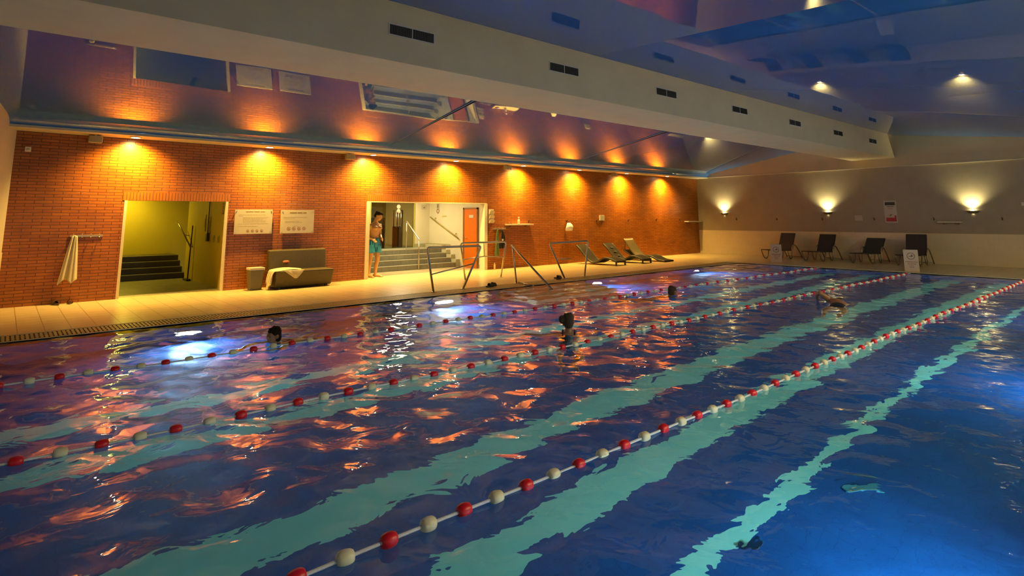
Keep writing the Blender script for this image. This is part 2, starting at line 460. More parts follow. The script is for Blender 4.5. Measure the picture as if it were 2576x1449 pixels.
me.materials.append(M_WATER)
wo = bpy.data.objects.new('pool_water', me); C.objects.link(wo); wo['kind'] = 'structure'

# side and end walls
b = MB()
def lw(z0, z1, off=0):   # angled wall at the left end
    p, q_ = Vector((.06-off, Y0+.1, 0)), Vector((-2.6-off, 2, 0))
    n = Vector((-.98, .19, 0))*.2
    return [(p.x,p.y,z0),(q_.x,q_.y,z0),(q_.x+n.x,q_.y+n.y,z0),(p.x+n.x,p.y+n.y,z0),(p.x,p.y,z1),(q_.x,q_.y,z1),(q_.x+n.x,q_.y+n.y,z1),(p.x+n.x,p.y+n.y,z1)]
b.hexa(lw(1.07, 5.4)); struct('wall_left', b, M_CREAM)
b = MB(); b.hexa(lw(-.3, 1.07, -.012)); struct('wall_left_tiles', b, M_VTILE_X)
b = MB(); b.box(XF, XF+.2, -4, Y0+.2, 1.07, 3.55); struct('wall_right', b, M_TAUPE)
b = MB(); b.box(XF-.012, XF+.2, -4, Y0+.2, -.2, 1.07); struct('wall_right_tiles', b, M_VTILE_X)
b = MB(); b.box(XF-.02, XF+.2, -4, Y0+.2, 3.55, 5.6); struct('wall_right_upper', b, M_UPPER)
b = MB(); b.box(XF-.05, XF, -4, Y0, 3.525, 3.552); struct('trim_5', b, M_CREAM)

# soffit with the downlights along the brick wall
b = MB(); b.box(-.6, XF, 14.72, Y0+.1, 3.50, 3.555); struct('ceiling_soffit', b, M_CREAM, bevel=.004)
b = MB(); b.box(-.6, XF, 14.735, Y0+.1, 3.555, 3.9); struct('trim_6', b, mat('black_shadow_gap', (.012, .016, .025), .5, noise=.1))
# beam
YB0, YB1, ZB0, ZB1 = 6.95, 8.43, 3.86, 4.75
b = MB(); b.hexa([(-3,YB0,ZB0),(XF-.02,YB0,ZB0),(XF-.02,YB1,ZB0),(-3,YB1,ZB0),(-3,YB0,ZB1+1),(XF-1.25,YB0,ZB1+1),(XF-.4,YB1,ZB1+1),(-3,YB1,ZB1+1)])
struct('ceiling_beam', b, M_BEAM)

# glossy stretch ceiling panels
XS = [-3.2, 8.05, 15.75, XF-.02]
def z_strip(x, y, k):
    xc = (XS[k]+XS[k+1])/2
    z = 3.70+.165*(14.62-y) + (.003, .004, .002)[k]*(x-xc)*(14.62-y)/3
    e = (14.72-y)/.32
    if e < 1: z -= .13*(1-math.sqrt(max(0, 1-(1-e)**2)))     # membrane rolled down at the soffit
    return z
for k in range(3):
    b = MB()
    ysn = [14.72, 14.717, 14.71, 14.695, 14.67, 14.63, 14.58, 14.5, 14.40, 14.2, 13, 11.5, 10, 8.4]
    b.grid(lambda u, v: (XS[k]+u*(XS[k+1]-XS[k]), ysn[round(v*13)], z_strip(XS[k]+u*(XS[k+1]-XS[k]), ysn[round(v*13)], k)), 24, 14)
    struct('ceiling_panel', b, M_STRETCH)
for k in (0, 1):
    b = MB()
    b.grid(lambda u, v: (XS[k+1], 14.6-u*6.2, (1-v)*z_strip(XS[k+1], 14.6-u*6.2, k)+v*z_strip(XS[k+1], 14.6-u*6.2, k+1)-.004), 20, 2)
    struct('ceiling_upstand', b, MATS['black_shadow_gap'])
TW = (.064, -.018, -.030)
TB = (0., .0018, 0.)
XR = [-3.2, 8.2, 17.2, XF-.02]
XA = [8.2, 17.2, 17.2]
def z_room(x, y, k):
    d = YB0-y
    return 4.72-.045*d+(TW[k]*(x-XA[k])+TB[k]*(x-XA[k])**2)*d/3
for k in range(3):
    b = MB()
    b.grid(lambda u, v: (XR[k]+u*(XR[k+1]-XR[k]), YB0+.01-v*11, z_room(XR[k]+u*(XR[k+1]-XR[k]), YB0+.01-v*11, k)), 24, 34)
    struct('ceiling_panel', b, M_STRETCH)
for k in (0, 1):   # upstands where neighbouring panels meet at different heights
    b = MB()
    b.grid(lambda u, v: (XR[k+1], YB0+.01-u*11, (1-v)*z_room(XR[k+1], YB0+.01-u*11, k)+v*z_room(XR[k+1], YB0+.01-u*11, k+1)+.002*v), 34, 2)
    struct('ceiling_upstand', b, M_STRETCH)

# ------------------------------------------------------------------ dark doorway (left): lobby with steps
b = MB(); b.box(1.0, 6.0, Y0+.2, 19.5, -.2, -.004); struct('floor_lobby', b, M_VFLOOR)
b = MB(); b.box(1.0, 6.0, 21.5, 21.7, -.2, 3.2); struct('wall_lobby_back', b, M_OLIVE)
b = MB(); b.box(4.19, 4.34, Y0+.22, 19.5, -.1, 3.2); struct('wall_lobby_right', b, M_OLIVE)
b = MB(); b.box(1.0, 1.1, Y0+.22, 21.6, -.1, 3.2); b.box(5.9, 6, 19.4, 21.6, -.1, 3.2); b.box(4.3, 6, 19.45, 19.55, -.1, 3.2); struct('wall_lobby_left', b, M_OLIVE)
b = MB(); b.box(1.0, 6.0, Y0+.22, 21.7, 2.75, 2.85); struct('ceiling_lobby', b, M_CREAM)
b = MB()
for k in range(4): b.box(1.1, 4.19, 19.5+.3*k, 21.5, .155*k-.05, .155*(k+1))
struct('steps_lobby', b, mat('dark_step_tile', (.075, .065, .035), .4, noise=.2))
b = MB()
for k in range(4): b.box(1.1, 4.19, 19.494+.3*k, 19.52+.3*k, .155*(k+1)-.012, .155*(k+1)+.002)
struct('trim_7', b, mat('pale_step_nosing', (.3, .27, .14), .4))

# ------------------------------------------------------------------ wide opening: bright vestibule with stairs
VX0, VX1, VYS, VYG = 7.2, 12.40, 17.0, 19.0
b = MB(); b.box(VX0, VX1, Y0+.2, VYS, -.2, -.002); struct('floor_vestibule', b, M_DECK)
b = MB(); b.box(VX1, VX1+.15, Y0+.22, 22.5, -.1, 3.2); struct('wall_vestibule_right', b, M_CREAM)
b = MB(); b.box(11.75, VX1, VYG, VYG+.15, .5, 3.2); struct('wall_vestibule_back', b, M_CREAM)
b = MB(); b.box(VX0-.15, VX0, Y0+.22, 22.5, -.1, 3.2); struct('wall_vestibule_left', b, M_CREAM)
b = MB(); b.box(VX0-.1, VX1+.1, Y0+.22, 22.7, 2.8, 2.9); struct('ceiling_vestibule', b, M_CREAM)
b = MB()
for k in range(4): b.box(VX0, VX1-.18-.0*k, VYS+.3*k, 22.5, .155*k-.05, .155*(k+1))
struct('steps_vestibule', b, M_STEP)
b = MB()
for k in range(4):
    b.box(VX1-.18, VX1, VYS+.3*k, VYG, 0, .155*(k+1)+.10) if k < 3 else b.box(VX1-.18, VX1, VYS+.3*k, VYG, 0, .72)
    b.box(VX0, VX1-.18, VYS-.006+.3*k, VYS+.03+.3*k, .155*(k+1)-.012, .155*(k+1)+.003)
struct('trim_8', b, mat('pale_stair_edge', (.50, .44, .27), .4, noise=.1))
b = MB(); b.box(11.74, VX1, VYG-.012, VYG, .62, .75); b.box(VX1-.012, VX1, VYS+.6, VYG, .62, .76); b.box(VX1-.012, VX1, Y0+.24, 15.95, 0, .12)
struct('baseboard_vestibule', b, M_SKIRT)
b = MB(); b.box(VX0, VX1, 22.4, 22.6, .5, 3.0); struct('wall_hall_back', b, mat('hall_beige', (.45, .36, .16), .6, noise=.5, nscale=1.3))

# glazed partition with double door
win = MB(); win.box(VX0, 11.74, VYG+.02, VYG+.032, .62, 2.8)
w1 = struct('window_1', win, M_GLASS)
b = MB(); b.box(11.70, 11.76, VYG, VYG+.06, .62, 2.8); b.box(9.9, 9.93, VYG, VYG+.05, .62, 2.8); b.box(VX0, 11.7, VYG, VYG+.05, 2.72, 2.8)
fr = b.build('frame', mat('olive_post', (.42, .36, .06), .4), w1)
d2 = bpy.data.objects.new('door_2', None); C.objects.link(d2); d2['kind'] = 'structure'
b = MB(); b.box(10.86, 11.05, VYG+.06, VYG+.10, .64, 1.40); b.box(11.06, 11.27, VYG+.06, VYG+.10, .64, 1.40); b.build('lower_panel', M_DKWOOD, d2)
b = MB(); b.box(10.88, 10.90, VYG+.06, VYG+.10, 1.40, 2.0); b.box(11.16, 11.27, VYG+.06, VYG+.10, 1.40, 2.0); b.box(11.02, 11.09, VYG+.06, VYG+.10, 1.40, 2.0); b.build('stile', M_DKWOOD, d2)
for hx in (10.925, 11.0, 11.12):
    b = MB(); b.tube([(hx, VYG-.05, 1.38), (hx, VYG-.05, 1.96)], .012, 8); b.box(hx-.008, hx+.008, VYG-.05, VYG+.06, 1.43, 1.45); b.box(hx-.008, hx+.008, VYG-.05, VYG+.06, 1.90, 1.92); b.build('pull_handle', M_STEEL, d2)
d3 = MB(); d3.box(10.12, 10.66, VYG+.3, VYG+.36, .62, 1.72)
struct('door_3', d3, M_DKGLASS)
b = MB(); b.box(11.35, 11.7, 21.2, 21.3, .62, 1.6); struct('baseboard_hall', b, mat('olive_panel', (.16, .16, .07), .5, noise=.1))
# stickers on the glass
for i, (z, lab) in enumerate(((2.12, 'upper round no-entry sticker on the glass door'), (1.96, 'lower round no-entry sticker on the glass door'))):
    t = thing('prohibition_sticker', (11.05, VYG+.014, z), lab, 'sticker', 'round stickers on the glass door')
    MB().lathe([(.075, -.002), (.075, .002)], 24, axis='y').build('disc', M_WHITE, t)
    r = MB(); n = 24
    vs = [(rr*math.cos(2*PI*k/n), -.004, rr*math.sin(2*PI*k/n)) for rr in (.062, .048) for k in range(n)]
    r.add(vs, [(k, (k+1) % n, n+(k+1) % n, n+k) for k in range(n)]); r.box(-.04, .04, -.005, -.003, -.006, .006); r.build('ring', M_INKR, t)

# orange door in the right side wall of the vestibule
dr = bpy.data.objects.new('door_1', None); C.objects.link(dr); dr['kind'] = 'structure'
b = MB(); b.box(VX1-.035, VX1-.005, 15.99, 16.72, .005, 2.0); b.build('door_leaf', M_ORANGED, dr)
b = MB(); b.box(VX1-.05, VX1-.002, 16.72, 16.78, 0, 2.05); b.box(VX1-.05, VX1-.002, 15.93, 15.99, 0, 2.05); b.box(VX1-.05, VX1-.002, 15.93, 16.78, 2.0, 2.05); b.build('door_frame', mat('brown_door_frame', (.25, .10, .02), .4), dr)
b = MB(); b.tube([(VX1-.03, 16.64, 1.02), (VX1-.09, 16.64, 1.02), (VX1-.09, 16.52, 1.02)], .011, 8); b.build('door_handle', M_STEEL, dr)
b = MB(); b.box(VX1-.045, VX1-.03, 16.17, 16.42, 1.70, 1.80); b.build('name_plate', M_WHITE, dr)

# vestibule lamps
def ceiling_lamp(name, loc, power, col, label, group=None, size=.5):
    t = thing(name, loc, label, 'lamp', group)
    MB().lathe([(.22, -.05), (.24, -.01), (.24, 0)], 20).build('housing', M_WHITE, t)
    MB().lathe([(.20, -.055), (.20, -.05)], 20).build('diffuser', M_LAMPC, t)
    l = light('lamp_light', 'AREA', (0, 0, -.07), power, col, t, shape='DISK', size=size)
    return t
ceiling_lamp('ceiling_lamp', (2.7, 20.6, 2.75), 18, (1, .80, .06), 'round ceiling lamp in the olive lobby above the dark steps')
ceiling_lamp('ceiling_lamp', (9.8, 16.4, 2.8), 26, (1, .80, .42), 'round ceiling lamp just inside the wide opening')
ceiling_lamp('ceiling_lamp', (10.6, 18.0, 2.8), 33, (1, .82, .45), 'round ceiling lamp above the grey stairs')
ceiling_lamp('ceiling_lamp', (9.3, 20.8, 2.8), 34, (1, .75, .32), 'round ceiling lamp in the hall behind the glass')
# lamp on the wall of the hall, seen through the glass
t = thing('wall_lamp', (10.95, 22.38, 2.25), 'bright shell lamp on the hall wall behind the glass', 'lamp')
MB().lathe([(.02, 0), (.22, .12), (.26, .22)], 16).build('bowl', M_LOBBY, t)
MB().box(-.05, .05, 0, .05, -.05, .1).build('bracket', M_WHITE, t)

# ================================================================== LIGHTS ON THE BUILDING
NUM = ['first', 'second', 'third', 'fourth', 'fifth', 'sixth', 'seventh', 'eighth']
down0 = None
for k in range(8):
    lab = '%s soffit downlight from the left, glowing above the brick wall' % NUM[k]
    x = 2.05+2.895*k
    if down0 is None:
        down0 = thing('downlight', (x, 14.97, 3.50), lab, 'lamp', 'downlights along the brick wall')
        r = MB(); r.lathe([(.115, 0), (.115, -.012), (.10, -.022), (.085, -.012), (.085, 0)], 24); r.build('rim', M_WHITE, down0)
        MB().lathe([(.084, -.010), (.05, -.02), (.0, -.024)], 20).build('bulb', M_LAMP, down0)
        l = light('lamp_light', 'SPOT', (0, 0, -.035), P_DOWN, C_DOWN, down0, spot_size=math.radians(142), spot_blend=1, shadow_soft_size=.07)
        aim(l, (0, .26, -1))
    else:
        c = copy_tree(down0); c.location.x = x; c['label'] = lab
# unseen fill lamps added over the near deck, behind the photographer
for k in range(5):
    t = ceiling_lamp('ceiling_lamp', (2+5.2*k, -2.6, 3.9), P_NEAR, C_NEAR, '%s added fill lamp from the left wall above the near deck' % NUM[k], 'added fill lamps above the near deck')

# wall sconces
sc0 = None
for k, (y, lab) in enumerate(((13.98, 'uplight sconce on the taupe wall nearest the brick wall'), (9.48, 'dark-bellied uplight sconce above the second sun chair'), (4.80, 'uplight sconce above the white shelf on the taupe wall'))):
    if sc0 is None:
        sc0 = thing('wall_sconce', (XF, y, 1.86), lab, 'lamp', 'uplights on the taupe wall')
        bw = MB(); n = 14
        prof = [(.03, -.10), (.09, -.085), (.135, -.04), (.15, 0)]
        vs = []; 
        for r, h in prof:
            for i in range(n+1):
                a = PI/2+PI*i/n
                vs.append((r*math.cos(a)*.95, r*math.sin(a)*1.25, h))
        bw.add(vs, [(j*(n+1)+i, j*(n+1)+i+1, (j+1)*(n+1)+i+1, (j+1)*(n+1)+i) for j in range(3) for i in range(n)], True)
        bw.build('bowl', mat('sconce_metal', (.22, .19, .09), .35, metal=.5), sc0, solid=.006)
        MB().box(-.012, 0, -.06, .06, -.09, -.01).build('wall_plate', M_STEEL, sc0)
        MB().ball((-.06, 0, -.015), (.04, .07, .03)).build('bulb', M_SCGLOW, sc0)
        l = light('lamp_light', 'SPOT', (-.15, 0, .03), P_SCONCE, C_SCONCE, sc0, spot_size=math.radians(124), spot_blend=1, shadow_soft_size=.05)
        aim(l, (.12, 0, 1))
    else:
        c = copy_tree(sc0); c.location.y = y; c['label'] = lab

# underwater lamps
pl0 = None
for k in range(4):
    lab = '%s glowing underwater lamp from the left in the far long side' % NUM[k]
    x = 2.54+5.15*k
    if pl0 is None:
        pl0 = thing('underwater_lamp', (x, PY1, WZ-.88), lab, 'lamp', 'underwater lamps below the brick wall')
        MB().lathe([(.21, 0), (.21, -.03), (.19, -.045), (.17, -.03), (.17, 0)], 22, axis='y').build('ring', M_STEEL, pl0)
        MB().lathe([(.17, -.028), (.10, -.05), (0, -.058)], 18, axis='y').build('lens', M_POOLGLOW, pl0)
        l = light('lamp_light', 'SPOT', (0, -.08, 0), P_POOL, C_POOL, pl0, spot_size=math.radians(165), spot_blend=1, shadow_soft_size=.08)
        aim(l, (0, -1, -.12))
    else:
        c = copy_tree(pl0); c.location.x = x; c['label'] = lab
for k in range(4):
    c = copy_tree(pl0); c.location = (4.3+5.17*k, PY0, WZ-.88); c.rotation_euler.z = PI
    c['label'] = '%s underwater lamp in the near long side, below the viewer' % NUM[k]; c['group'] = 'underwater lamps in the near side'

# vents in the beam
v0 = None
for k in range(7):
    lab = '%s slatted vent grille from the left in the beam face' % NUM[k]
    x = 4.19+3.14*k
    if v0 is None:
        v0 = thing('vent_grille', (x, YB0, 4.31), lab, 'vent', 'vent grilles along the beam')
        f = MB(); w, h = .38, .085
        for bx in ((-w, w, -h, -h+.014), (-w, w, h-.014, h), (-w, -w+.014, -h, h), (w-.014, w, -h, h), (-.006, .006, -h, h)): f.box(bx[0], bx[1], -.012, .0, bx[2], bx[3])
        f.build('frame', M_PALEPL, v0)
        s = MB(); s.box(-w+.012, w-.012, -.002, .0, -h+.012, h-.012)
        for i in range(26):
            xx = -w+.025+i*(2*w-.05)/25
            s.box(xx-.004, xx+.004, -.009, -.001, -h+.012, h-.012)
        s.build('louvre', M_DARKGR, v0)
    else:
        c = copy_tree(v0); c.location.x = x; c['label'] = lab

# ================================================================== THINGS ON AND BY THE BRICK WALL
# loudspeakers under the soffit
sp0 = None
for k, (x, lab) in enumerate(((1.34, 'pale loudspeaker box left of the first soffit downlight'), (7.20, 'pale loudspeaker box beside the third soffit downlight'), (13.02, 'pale loudspeaker box left of the fifth soffit downlight'), (18.8, 'pale loudspeaker box left of the seventh soffit downlight'))):
    if sp0 is None:
        sp0 = thing('loudspeaker', (x, 15.12, 3.33), lab, 'loudspeaker', 'loudspeakers under the soffit')
        MB().box(-.125, .125, -.08, .09, 0, .145).build('cabinet', mat('olive_cream_plastic', (.42, .36, .17), .5), sp0, bevel=.02)
        MB().box(-.105, .105, -.088, -.08, .015, .13).build('grille', mat('speaker_mesh', (.34, .29, .13), .6, noise=.2, nscale=90), sp0)
        MB().box(-.02, .02, -.02, .02, .145, .17).build('bracket', M_STEEL, sp0)
    else:
        c = copy_tree(sp0); c.location.x = x; c['label'] = lab
# sensor
t = thing('wall_sensor', (.25, Y0, 3.13), 'small cream sensor high on the brick wall in the corner', 'sensor')
MB().box(-.05, .05, -.04, 0, -.05, .05).build('housing', M_PALEPL, t, bevel=.008)
MB().ball((0, -.04, -.01), (.03, .015, .025)).build('lens', M_CREAM, t)

def rows(mb, x0, x1, z, h, seed, y=-.001, gap=.012, wmin=.02, wmax=.07):
    """a row of word-like strokes"""
    q = random.Random(seed); x = x0
    while x < x1-.01:
        w = min(q.uniform(wmin, wmax), x1-x)
        mb.box(x, x+w, y-.001, y, z-h/2, z+h/2); x += w+gap
# the two information boards
def board(x0, x1, z0, z1, label, title, lines, icons):
    t = thing('information_board', ((x0+x1)/2, Y0-.012, z0), label, 'sign', 'information boards on the brick wall')
    w = (x1-x0)/2; h = z1-z0
    MB().box(-w, w, -.06, -.045, 0, h).build('board', M_SIGN, t, bevel=.003)
    for sx in (-1, 1):
        for zz in (.04, h-.04):
            MB().lathe([(.012, -.07), (.012, -.004)], 10, (sx*(w-.04), 0, zz), 'y').build('standoff', M_STEEL, t)
    for i, (a, b_, z, hh) in enumerate(lines):
        m = MB(); rows(m, a, b_, z, hh, i+int(x0*10), -.060); m.build('print_line', M_INK, t)
    m = MB()
    for i, (a, b_, z, hh) in enumerate(title): rows(m, a, b_, z, hh, 77+i, -.060, gap=.02, wmin=.10, wmax=.2)
    m.build('heading', mat('heading_ink', (.22, .16, .07), .6), t)
    for (ix, iz, r) in icons:
        m = MB(); n = 20
        m.lathe([(r, -.0615), (r, -.060)], n, (ix, 0, iz), 'y')
        o = m.build('pictogram', M_INKR, t)
        m = MB(); m.lathe([(r*.72, -.0625), (r*.72, -.0615)], n, (ix, 0, iz), 'y'); d = m.build('disc', M_SIGN, o)
        m = MB(); m.box(ix-r*.3, ix+r*.25, -.0632, -.0625, iz-r*.35, iz+r*.35); m.hexa([(ix-r*.6, -.0636, iz+r*.45), (ix-r*.45, -.0636, iz+r*.6), (ix-r*.45, -.0632, iz+r*.6), (ix-r*.6, -.0632, iz+r*.45), (ix+r*.45, -.0636, iz-r*.6), (ix+r*.6, -.0636, iz-r*.45), (ix+r*.6, -.0632, iz-r*.45), (ix+r*.45, -.0632, iz-r*.6)]); m.build('symbol', M_INKR, o)
board(4.30, 5.21, 1.33, 1.93, 'white board beside the dark doorway, with long print and small pictograms', [(-.20, .26, .545, .022)],
      [(-.36, .3, .47, .012), (-.36, -.26, .44, .012), (-.26, .36, .41, .012), (-.26, .33, .38, .012), (-.26, .2, .35, .012), (-.26, .30, .32, .012), (-.26, .3, .29, .012), (-.36, .36, .25, .012), (-.36, .1, .19, .012)],
      [(-.13+.11*i, .075, .033) for i in range(4)])
board(5.42, 6.30, 1.325, 1.925, 'white board nearer the swimmer in the opening, with bold heading and larger pictograms', [(-.21, .23, .525, .035)],
      [(-.37, .25, .41, .013), (-.36, -.06, .375, .013), (-.33, .05, .31, .013), (-.33, .13, .28, .013), (-.1, .02, .185, .012)],
      [(-.225+.135*i, .12, .044) for i in range(4)])

# coat-hook rails
def hook_rail(x0, x1, z, n, label):
    t = thing('hook_rail', ((x0+x1)/2, Y0, z), label, 'hook rail', 'hook rails on the brick wall')
    w = (x1-x0)/2
    MB().box(-w, w, -.02, 0, -.022, .022).build('rail', mat('satin_metal', (.55, .42, .28), .3, metal=.7), t, bevel=.003)
    for i in range(n):
        x = -w+.06+i*(2*w-.12)/(n-1)
        MB().tube([(x, -.02, .0), (x, -.055, .015), (x, -.07, .05)], .007, 8).tube([(x, -.02, -.01), (x, -.045, -.03), (x, -.06, -.02)], .006, 8).build('hook', M_STEEL, t)
    return t
hook_rail(1.09, 1.66, 1.36, 4, 'metal hook rail left of the dark doorway, holding a white towel')
hook_rail(12.52, 13.10, 1.33, 4, 'metal hook rail right of the wide opening, holding green and black cloth')

# hanging cloths
def hang(name, x, z, length, wtop, wbot, lean, m, label, cat, folds=3, y=Y0-.085, jag=.08, depth=.035, seed=1, skew=0.):
    q = random.Random(seed)
    ph = [q.uniform(0, 6) for _ in range(4)]
    def fn(u, v):
        e = 2*u-1
        w = wtop+(wbot-wtop)*(v**.8)
        L = length*(1-.0) - jag*(abs(math.sin((u*2.2+ph[0])*2.2)))*v
        xx = e*w/2+lean*v+skew*e*v
        yy = -.02-depth*(.4+.6*v)*(math.sin(folds*PI*e+ph[1])*.6+.4*math.sin(folds*1.9*PI*e+ph[2]))-.012*v
        return (xx, min(yy, -.004), -L*v+.01*math.cos(e*3))
    b = MB().grid(fn, 42, 30)
    t = b.build(name, m, None, solid=.012, loc=(x, y, z))
    return tag(t, label, cat)
tw = hang('hanging_towel', 1.17, 1.37, .98, .09, .33, -.05, M_TOWEL, 'long white towel hanging from the hook rail left of the dark doorway', 'towel', folds=1.7, jag=.09, depth=.04, seed=8)
hang('green_towel', 12.66, 1.30, .92, .05, .20, -.03, M_GREENT, 'green towel hanging on the hook rail behind the railings', 'towel', folds=2, jag=.10, seed=5)
# black swimsuit with straps
t = thing('black_swimwear', (12.87, Y0-.075, 1.29), 'black swimwear with straps hanging on the hook rail beside the green towel', 'clothing')
def bs(u, v):
    e = 2*u-1; w = .05+.17*min(1, v*1.6)-.05*max(0, v-.75)*4*.5
    return (e*w/2+.03*math.sin(v*5), -.015-.02*math.sin(e*6+v*4), -.62*v)
MB().grid(bs, 20, 16).build('garment', M_NAVYT, t, solid=.012)
MB().tube([(-.05, -.03, -.28), (-.12, -.045, -.42), (-.10, -.04, -.55), (-.02, -.03, -.60)], .012, 8).tube([(.05, -.03, -.30), (.11, -.04, -.42), (.07, -.04, -.60)], .012, 8).build('strap', M_NAVYT, t)
MB().box(-.035, .03, -.05, -.045, -.36, -.30).build('pale_print', M_SIGN, t)

# leaflet rack
t = thing('leaflet_rack', (12.46, Y0, 1.52), 'cream wall rack with three leaflet pockets right of the wide opening', 'rack')
MB().box(-.11, .11, -.012, 0, 0, .46).build('back_plate', M_CREAM, t)
for i in range(3):
    z = .02+.145*i
    b = MB(); b.hexa([(-.10,-.05,z),(.10,-.05,z),(.10,-.012,z),(-.10,-.012,z),(-.10,-.085,z+.085),(.10,-.085,z+.085),(.10,-.075,z+.085),(-.10,-.075,z+.085)])
    p = b.build('pocket', mat('cream_pocket', (.66, .54, .26), .5), t)
    b = MB(); b.hexa([(-.07,-.05,z+.03),(.06,-.05,z+.03),(.06,-.03,z+.03),(-.07,-.03,z+.03),(-.07,-.072,z+.12),(.06,-.072,z+.12),(.06,-.066,z+.12),(-.07,-.066,z+.12)]); b.build('leaflet', M_WHITE, p)

# shelves
def shelf(name, loc, w, label, rz=0., d=.22, m=None):
    t = thing(name, loc, label, 'shelf', rz=rz)
    MB().box(-w/2, w/2, -d, 0, -.022, .022).build('board', m or M_CREAM, t, bevel=.004)
    for sx in (-.32, .32):
        MB().hexa([(sx*w-.012,-.02,-.09),(sx*w+.012,-.02,-.09),(sx*w+.012,0,-.09),(sx*w-.012,0,-.09),(sx*w-.012,-d*.8,-.022),(sx*w+.012,-d*.8,-.022),(sx*w+.012,0,-.022),(sx*w-.012,0,-.022)]).build('bracket', M_STEEL, t)
    return t
shelf('wall_shelf', (13.65, Y0, 1.46), 1.15, 'cream wall shelf with a white bottle on it, casting a long shadow')
shelf('wall_shelf', (24.66, Y0, 1.48), 1.18, 'white shelf at the far end of the brick wall', m=M_WHITE)
shelf('wall_shelf', (XF, 5.46, 1.47), .70, 'short white shelf on the taupe wall below the brightest sconce', rz=-PI/2, m=M_WHITE)
t = thing('white_bottle', (13.60, Y0-.12, 1.482), 'white pump bottle standing on the cream wall shelf', 'bottle')
MB().lathe([(.038, 0), (.042, .01), (.042, .13), (.03, .155), (.016, .165)], 16).build('body', M_WHITE, t)
MB().lathe([(.018, .165), (.018, .195), (.03, .20), (.034, .23), (.01, .235)], 14).build('cap', M_WHITE, t)
t = thing('swimming_goggles', (13.22, Y0-.12, 1.482), 'dark red swimming goggles lying on the cream wall shelf', 'goggles')
for sx in (-.045, .045): MB().ball((sx, 0, .022), (.04, .025, .022)).build('eyepiece', mat('dark_red_plastic', (.12, .02, .01), .3), t)
MB().tube([(-.08, 0, .02), (-.07, .05, .012), (0, .07, .01), (.07, .05, .012), (.08, 0, .02)], .006, 8).build('strap', M_BLACK, t)

# single hooks on both walls
hk0 = None
def hook(loc, rz, label, group):
    global hk0
    if hk0 is None:
        hk0 = thing('wall_hook', loc, label, 'hook', group, rz)
        MB().box(-.015, .015, -.01, 0, -.04, .04).build('plate', M_BLACK, hk0, bevel=.003)
        MB().tube([(0, -.01, .01), (0, -.05, .02), (0, -.075, .065)], .009, 8).tube([(0, -.01, -.01), (0, -.04, -.035), (0, -.06, -.02)], .008, 8).build('prong', M_BLACK, hk0)
    else:
        c = copy_tree(hk0); c.location = loc; c.rotation_euler.z = rz; c['label'] = label; c['group'] = group
for x, lab in ((14.17, 'dark hook on the brick wall at the right end of the cream shelf'), (16.13, 'dark hook on the brick wall holding the white bag'), (17.85, 'dark hook on the brick wall just below the white notice box'), (19.86, 'dark hook on the brick wall above the reclining lounger'), (21.83, 'dark hook halfway between the loungers and the end shelf on brick'), (23.66, 'dark hook on the brick wall beside the end shelf')):
    hook((x, Y0, 1.555), 0, lab, 'hooks on the brick wall')
for y, lab in ((13.41, 'dark hook on the taupe wall nearest the brick wall'), (11.57, 'dark hook on the taupe wall above the first sun chair'), (9.71, 'dark hook right below the dark-bellied sconce'), (7.84, 'dark hook between the square notice and the tall poster'), (5.94, 'dark hook beside the short white shelf on taupe'), (4.04, 'last dark hook on the taupe wall, past the brightest sconce')):
    hook((XF, y, 1.575), -PI/2, lab, 'hooks on the taupe wall')
# white bag on a hook
t = thing('white_bag', (16.15, Y0-.05, 1.56), 'white bag hanging from a hook on the brick wall', 'bag')
def bag(u, v):
    a = 2*PI*u; w = .06+.13*math.sin(min(1, v*1.25)*PI/2)**.7; dd = .02+.07*math.sin(PI*min(1, v*.9+.05))
    if v > .96: w *= .9; dd *= .5
    return (w*math.cos(a)*(1+.05*math.sin(5*a+v*6))+.01*math.sin(v*7), -.03+dd*math.sin(a)*.8-dd*.6, -.06-.30*v)
MB().grid(bag, 30, 18).build('pouch', mat('white_bag_cloth', (.80, .78, .66), .6, noise=.08, nscale=12), t)
MB().tube([(-.04, -.03, -.06), (-.02, -.03, .0), (.02, -.03, .0), (.04, -.03, -.06)], .008, 8).build('drawstring', M_BLACK, t)
# notice box
t = thing('notice_box', (18.15, Y0, 1.57), 'white square notice box on the brick wall above the second lounger', 'sign')
MB().box(-.135, .135, -.05, 0, 0, .21).build('box', M_SIGN, t, bevel=.006)
m = MB(); [rows(m, -.09, .09, .16-.04*i, .008, 40+i, -.051) for i in range(4)]; m.build('small_print', M_INK, t)
# slim bottle on the floor
t = thing('slim_bottle', (12.52, 15.22, 0), 'slim cream bottle standing on the deck below the green towel', 'bottle')
MB().lathe([(.028, 0), (.032, .01), (.032, .15), (.016, .175), (.016, .19)], 14).build('body', mat('cream_bottle', (.62, .42, .20), .4), t)
MB().lathe([(.018, .19), (.018, .215)], 12).build('cap', M_CREAM, t)

# sandals by the wall, one object each
def sandal(loc, rz, label, group, m=None):
    t = thing('sandal', loc, label, 'sandal', group, rz)
    n = 20; vs = []
    for z in (0, .03):
        for k in range(n):
            a = 2*PI*k/n; x = .13*math.cos(a); w = .045*(1+.25*math.cos(a)) 
            vs.append((x, w*math.sin(a), z))
    MB().add(vs, [tuple(reversed(range(n))), tuple(range(n, 2*n))]+[(k, (k+1) % n, n+(k+1) % n, n+k) for k in range(n)]).build('sole', m or M_BROWN, t)
    MB().grid(lambda u, v: (-.02+.11*v, .052*(1-.1*v)*math.cos(PI*u), .015+(.075-.02*v)*math.sin(PI*u)), 14, 6).build('strap', M_BROWN, t, solid=.006)
    return t
sandal((.96, 15.13, 0), PI*.62, 'brown sandal left of its twin, below the white towel', 'sandals below the white towel')
sandal((1.20, 15.16, 0), PI*.46, 'brown sandal right of its twin, below the white towel', 'sandals below the white towel')
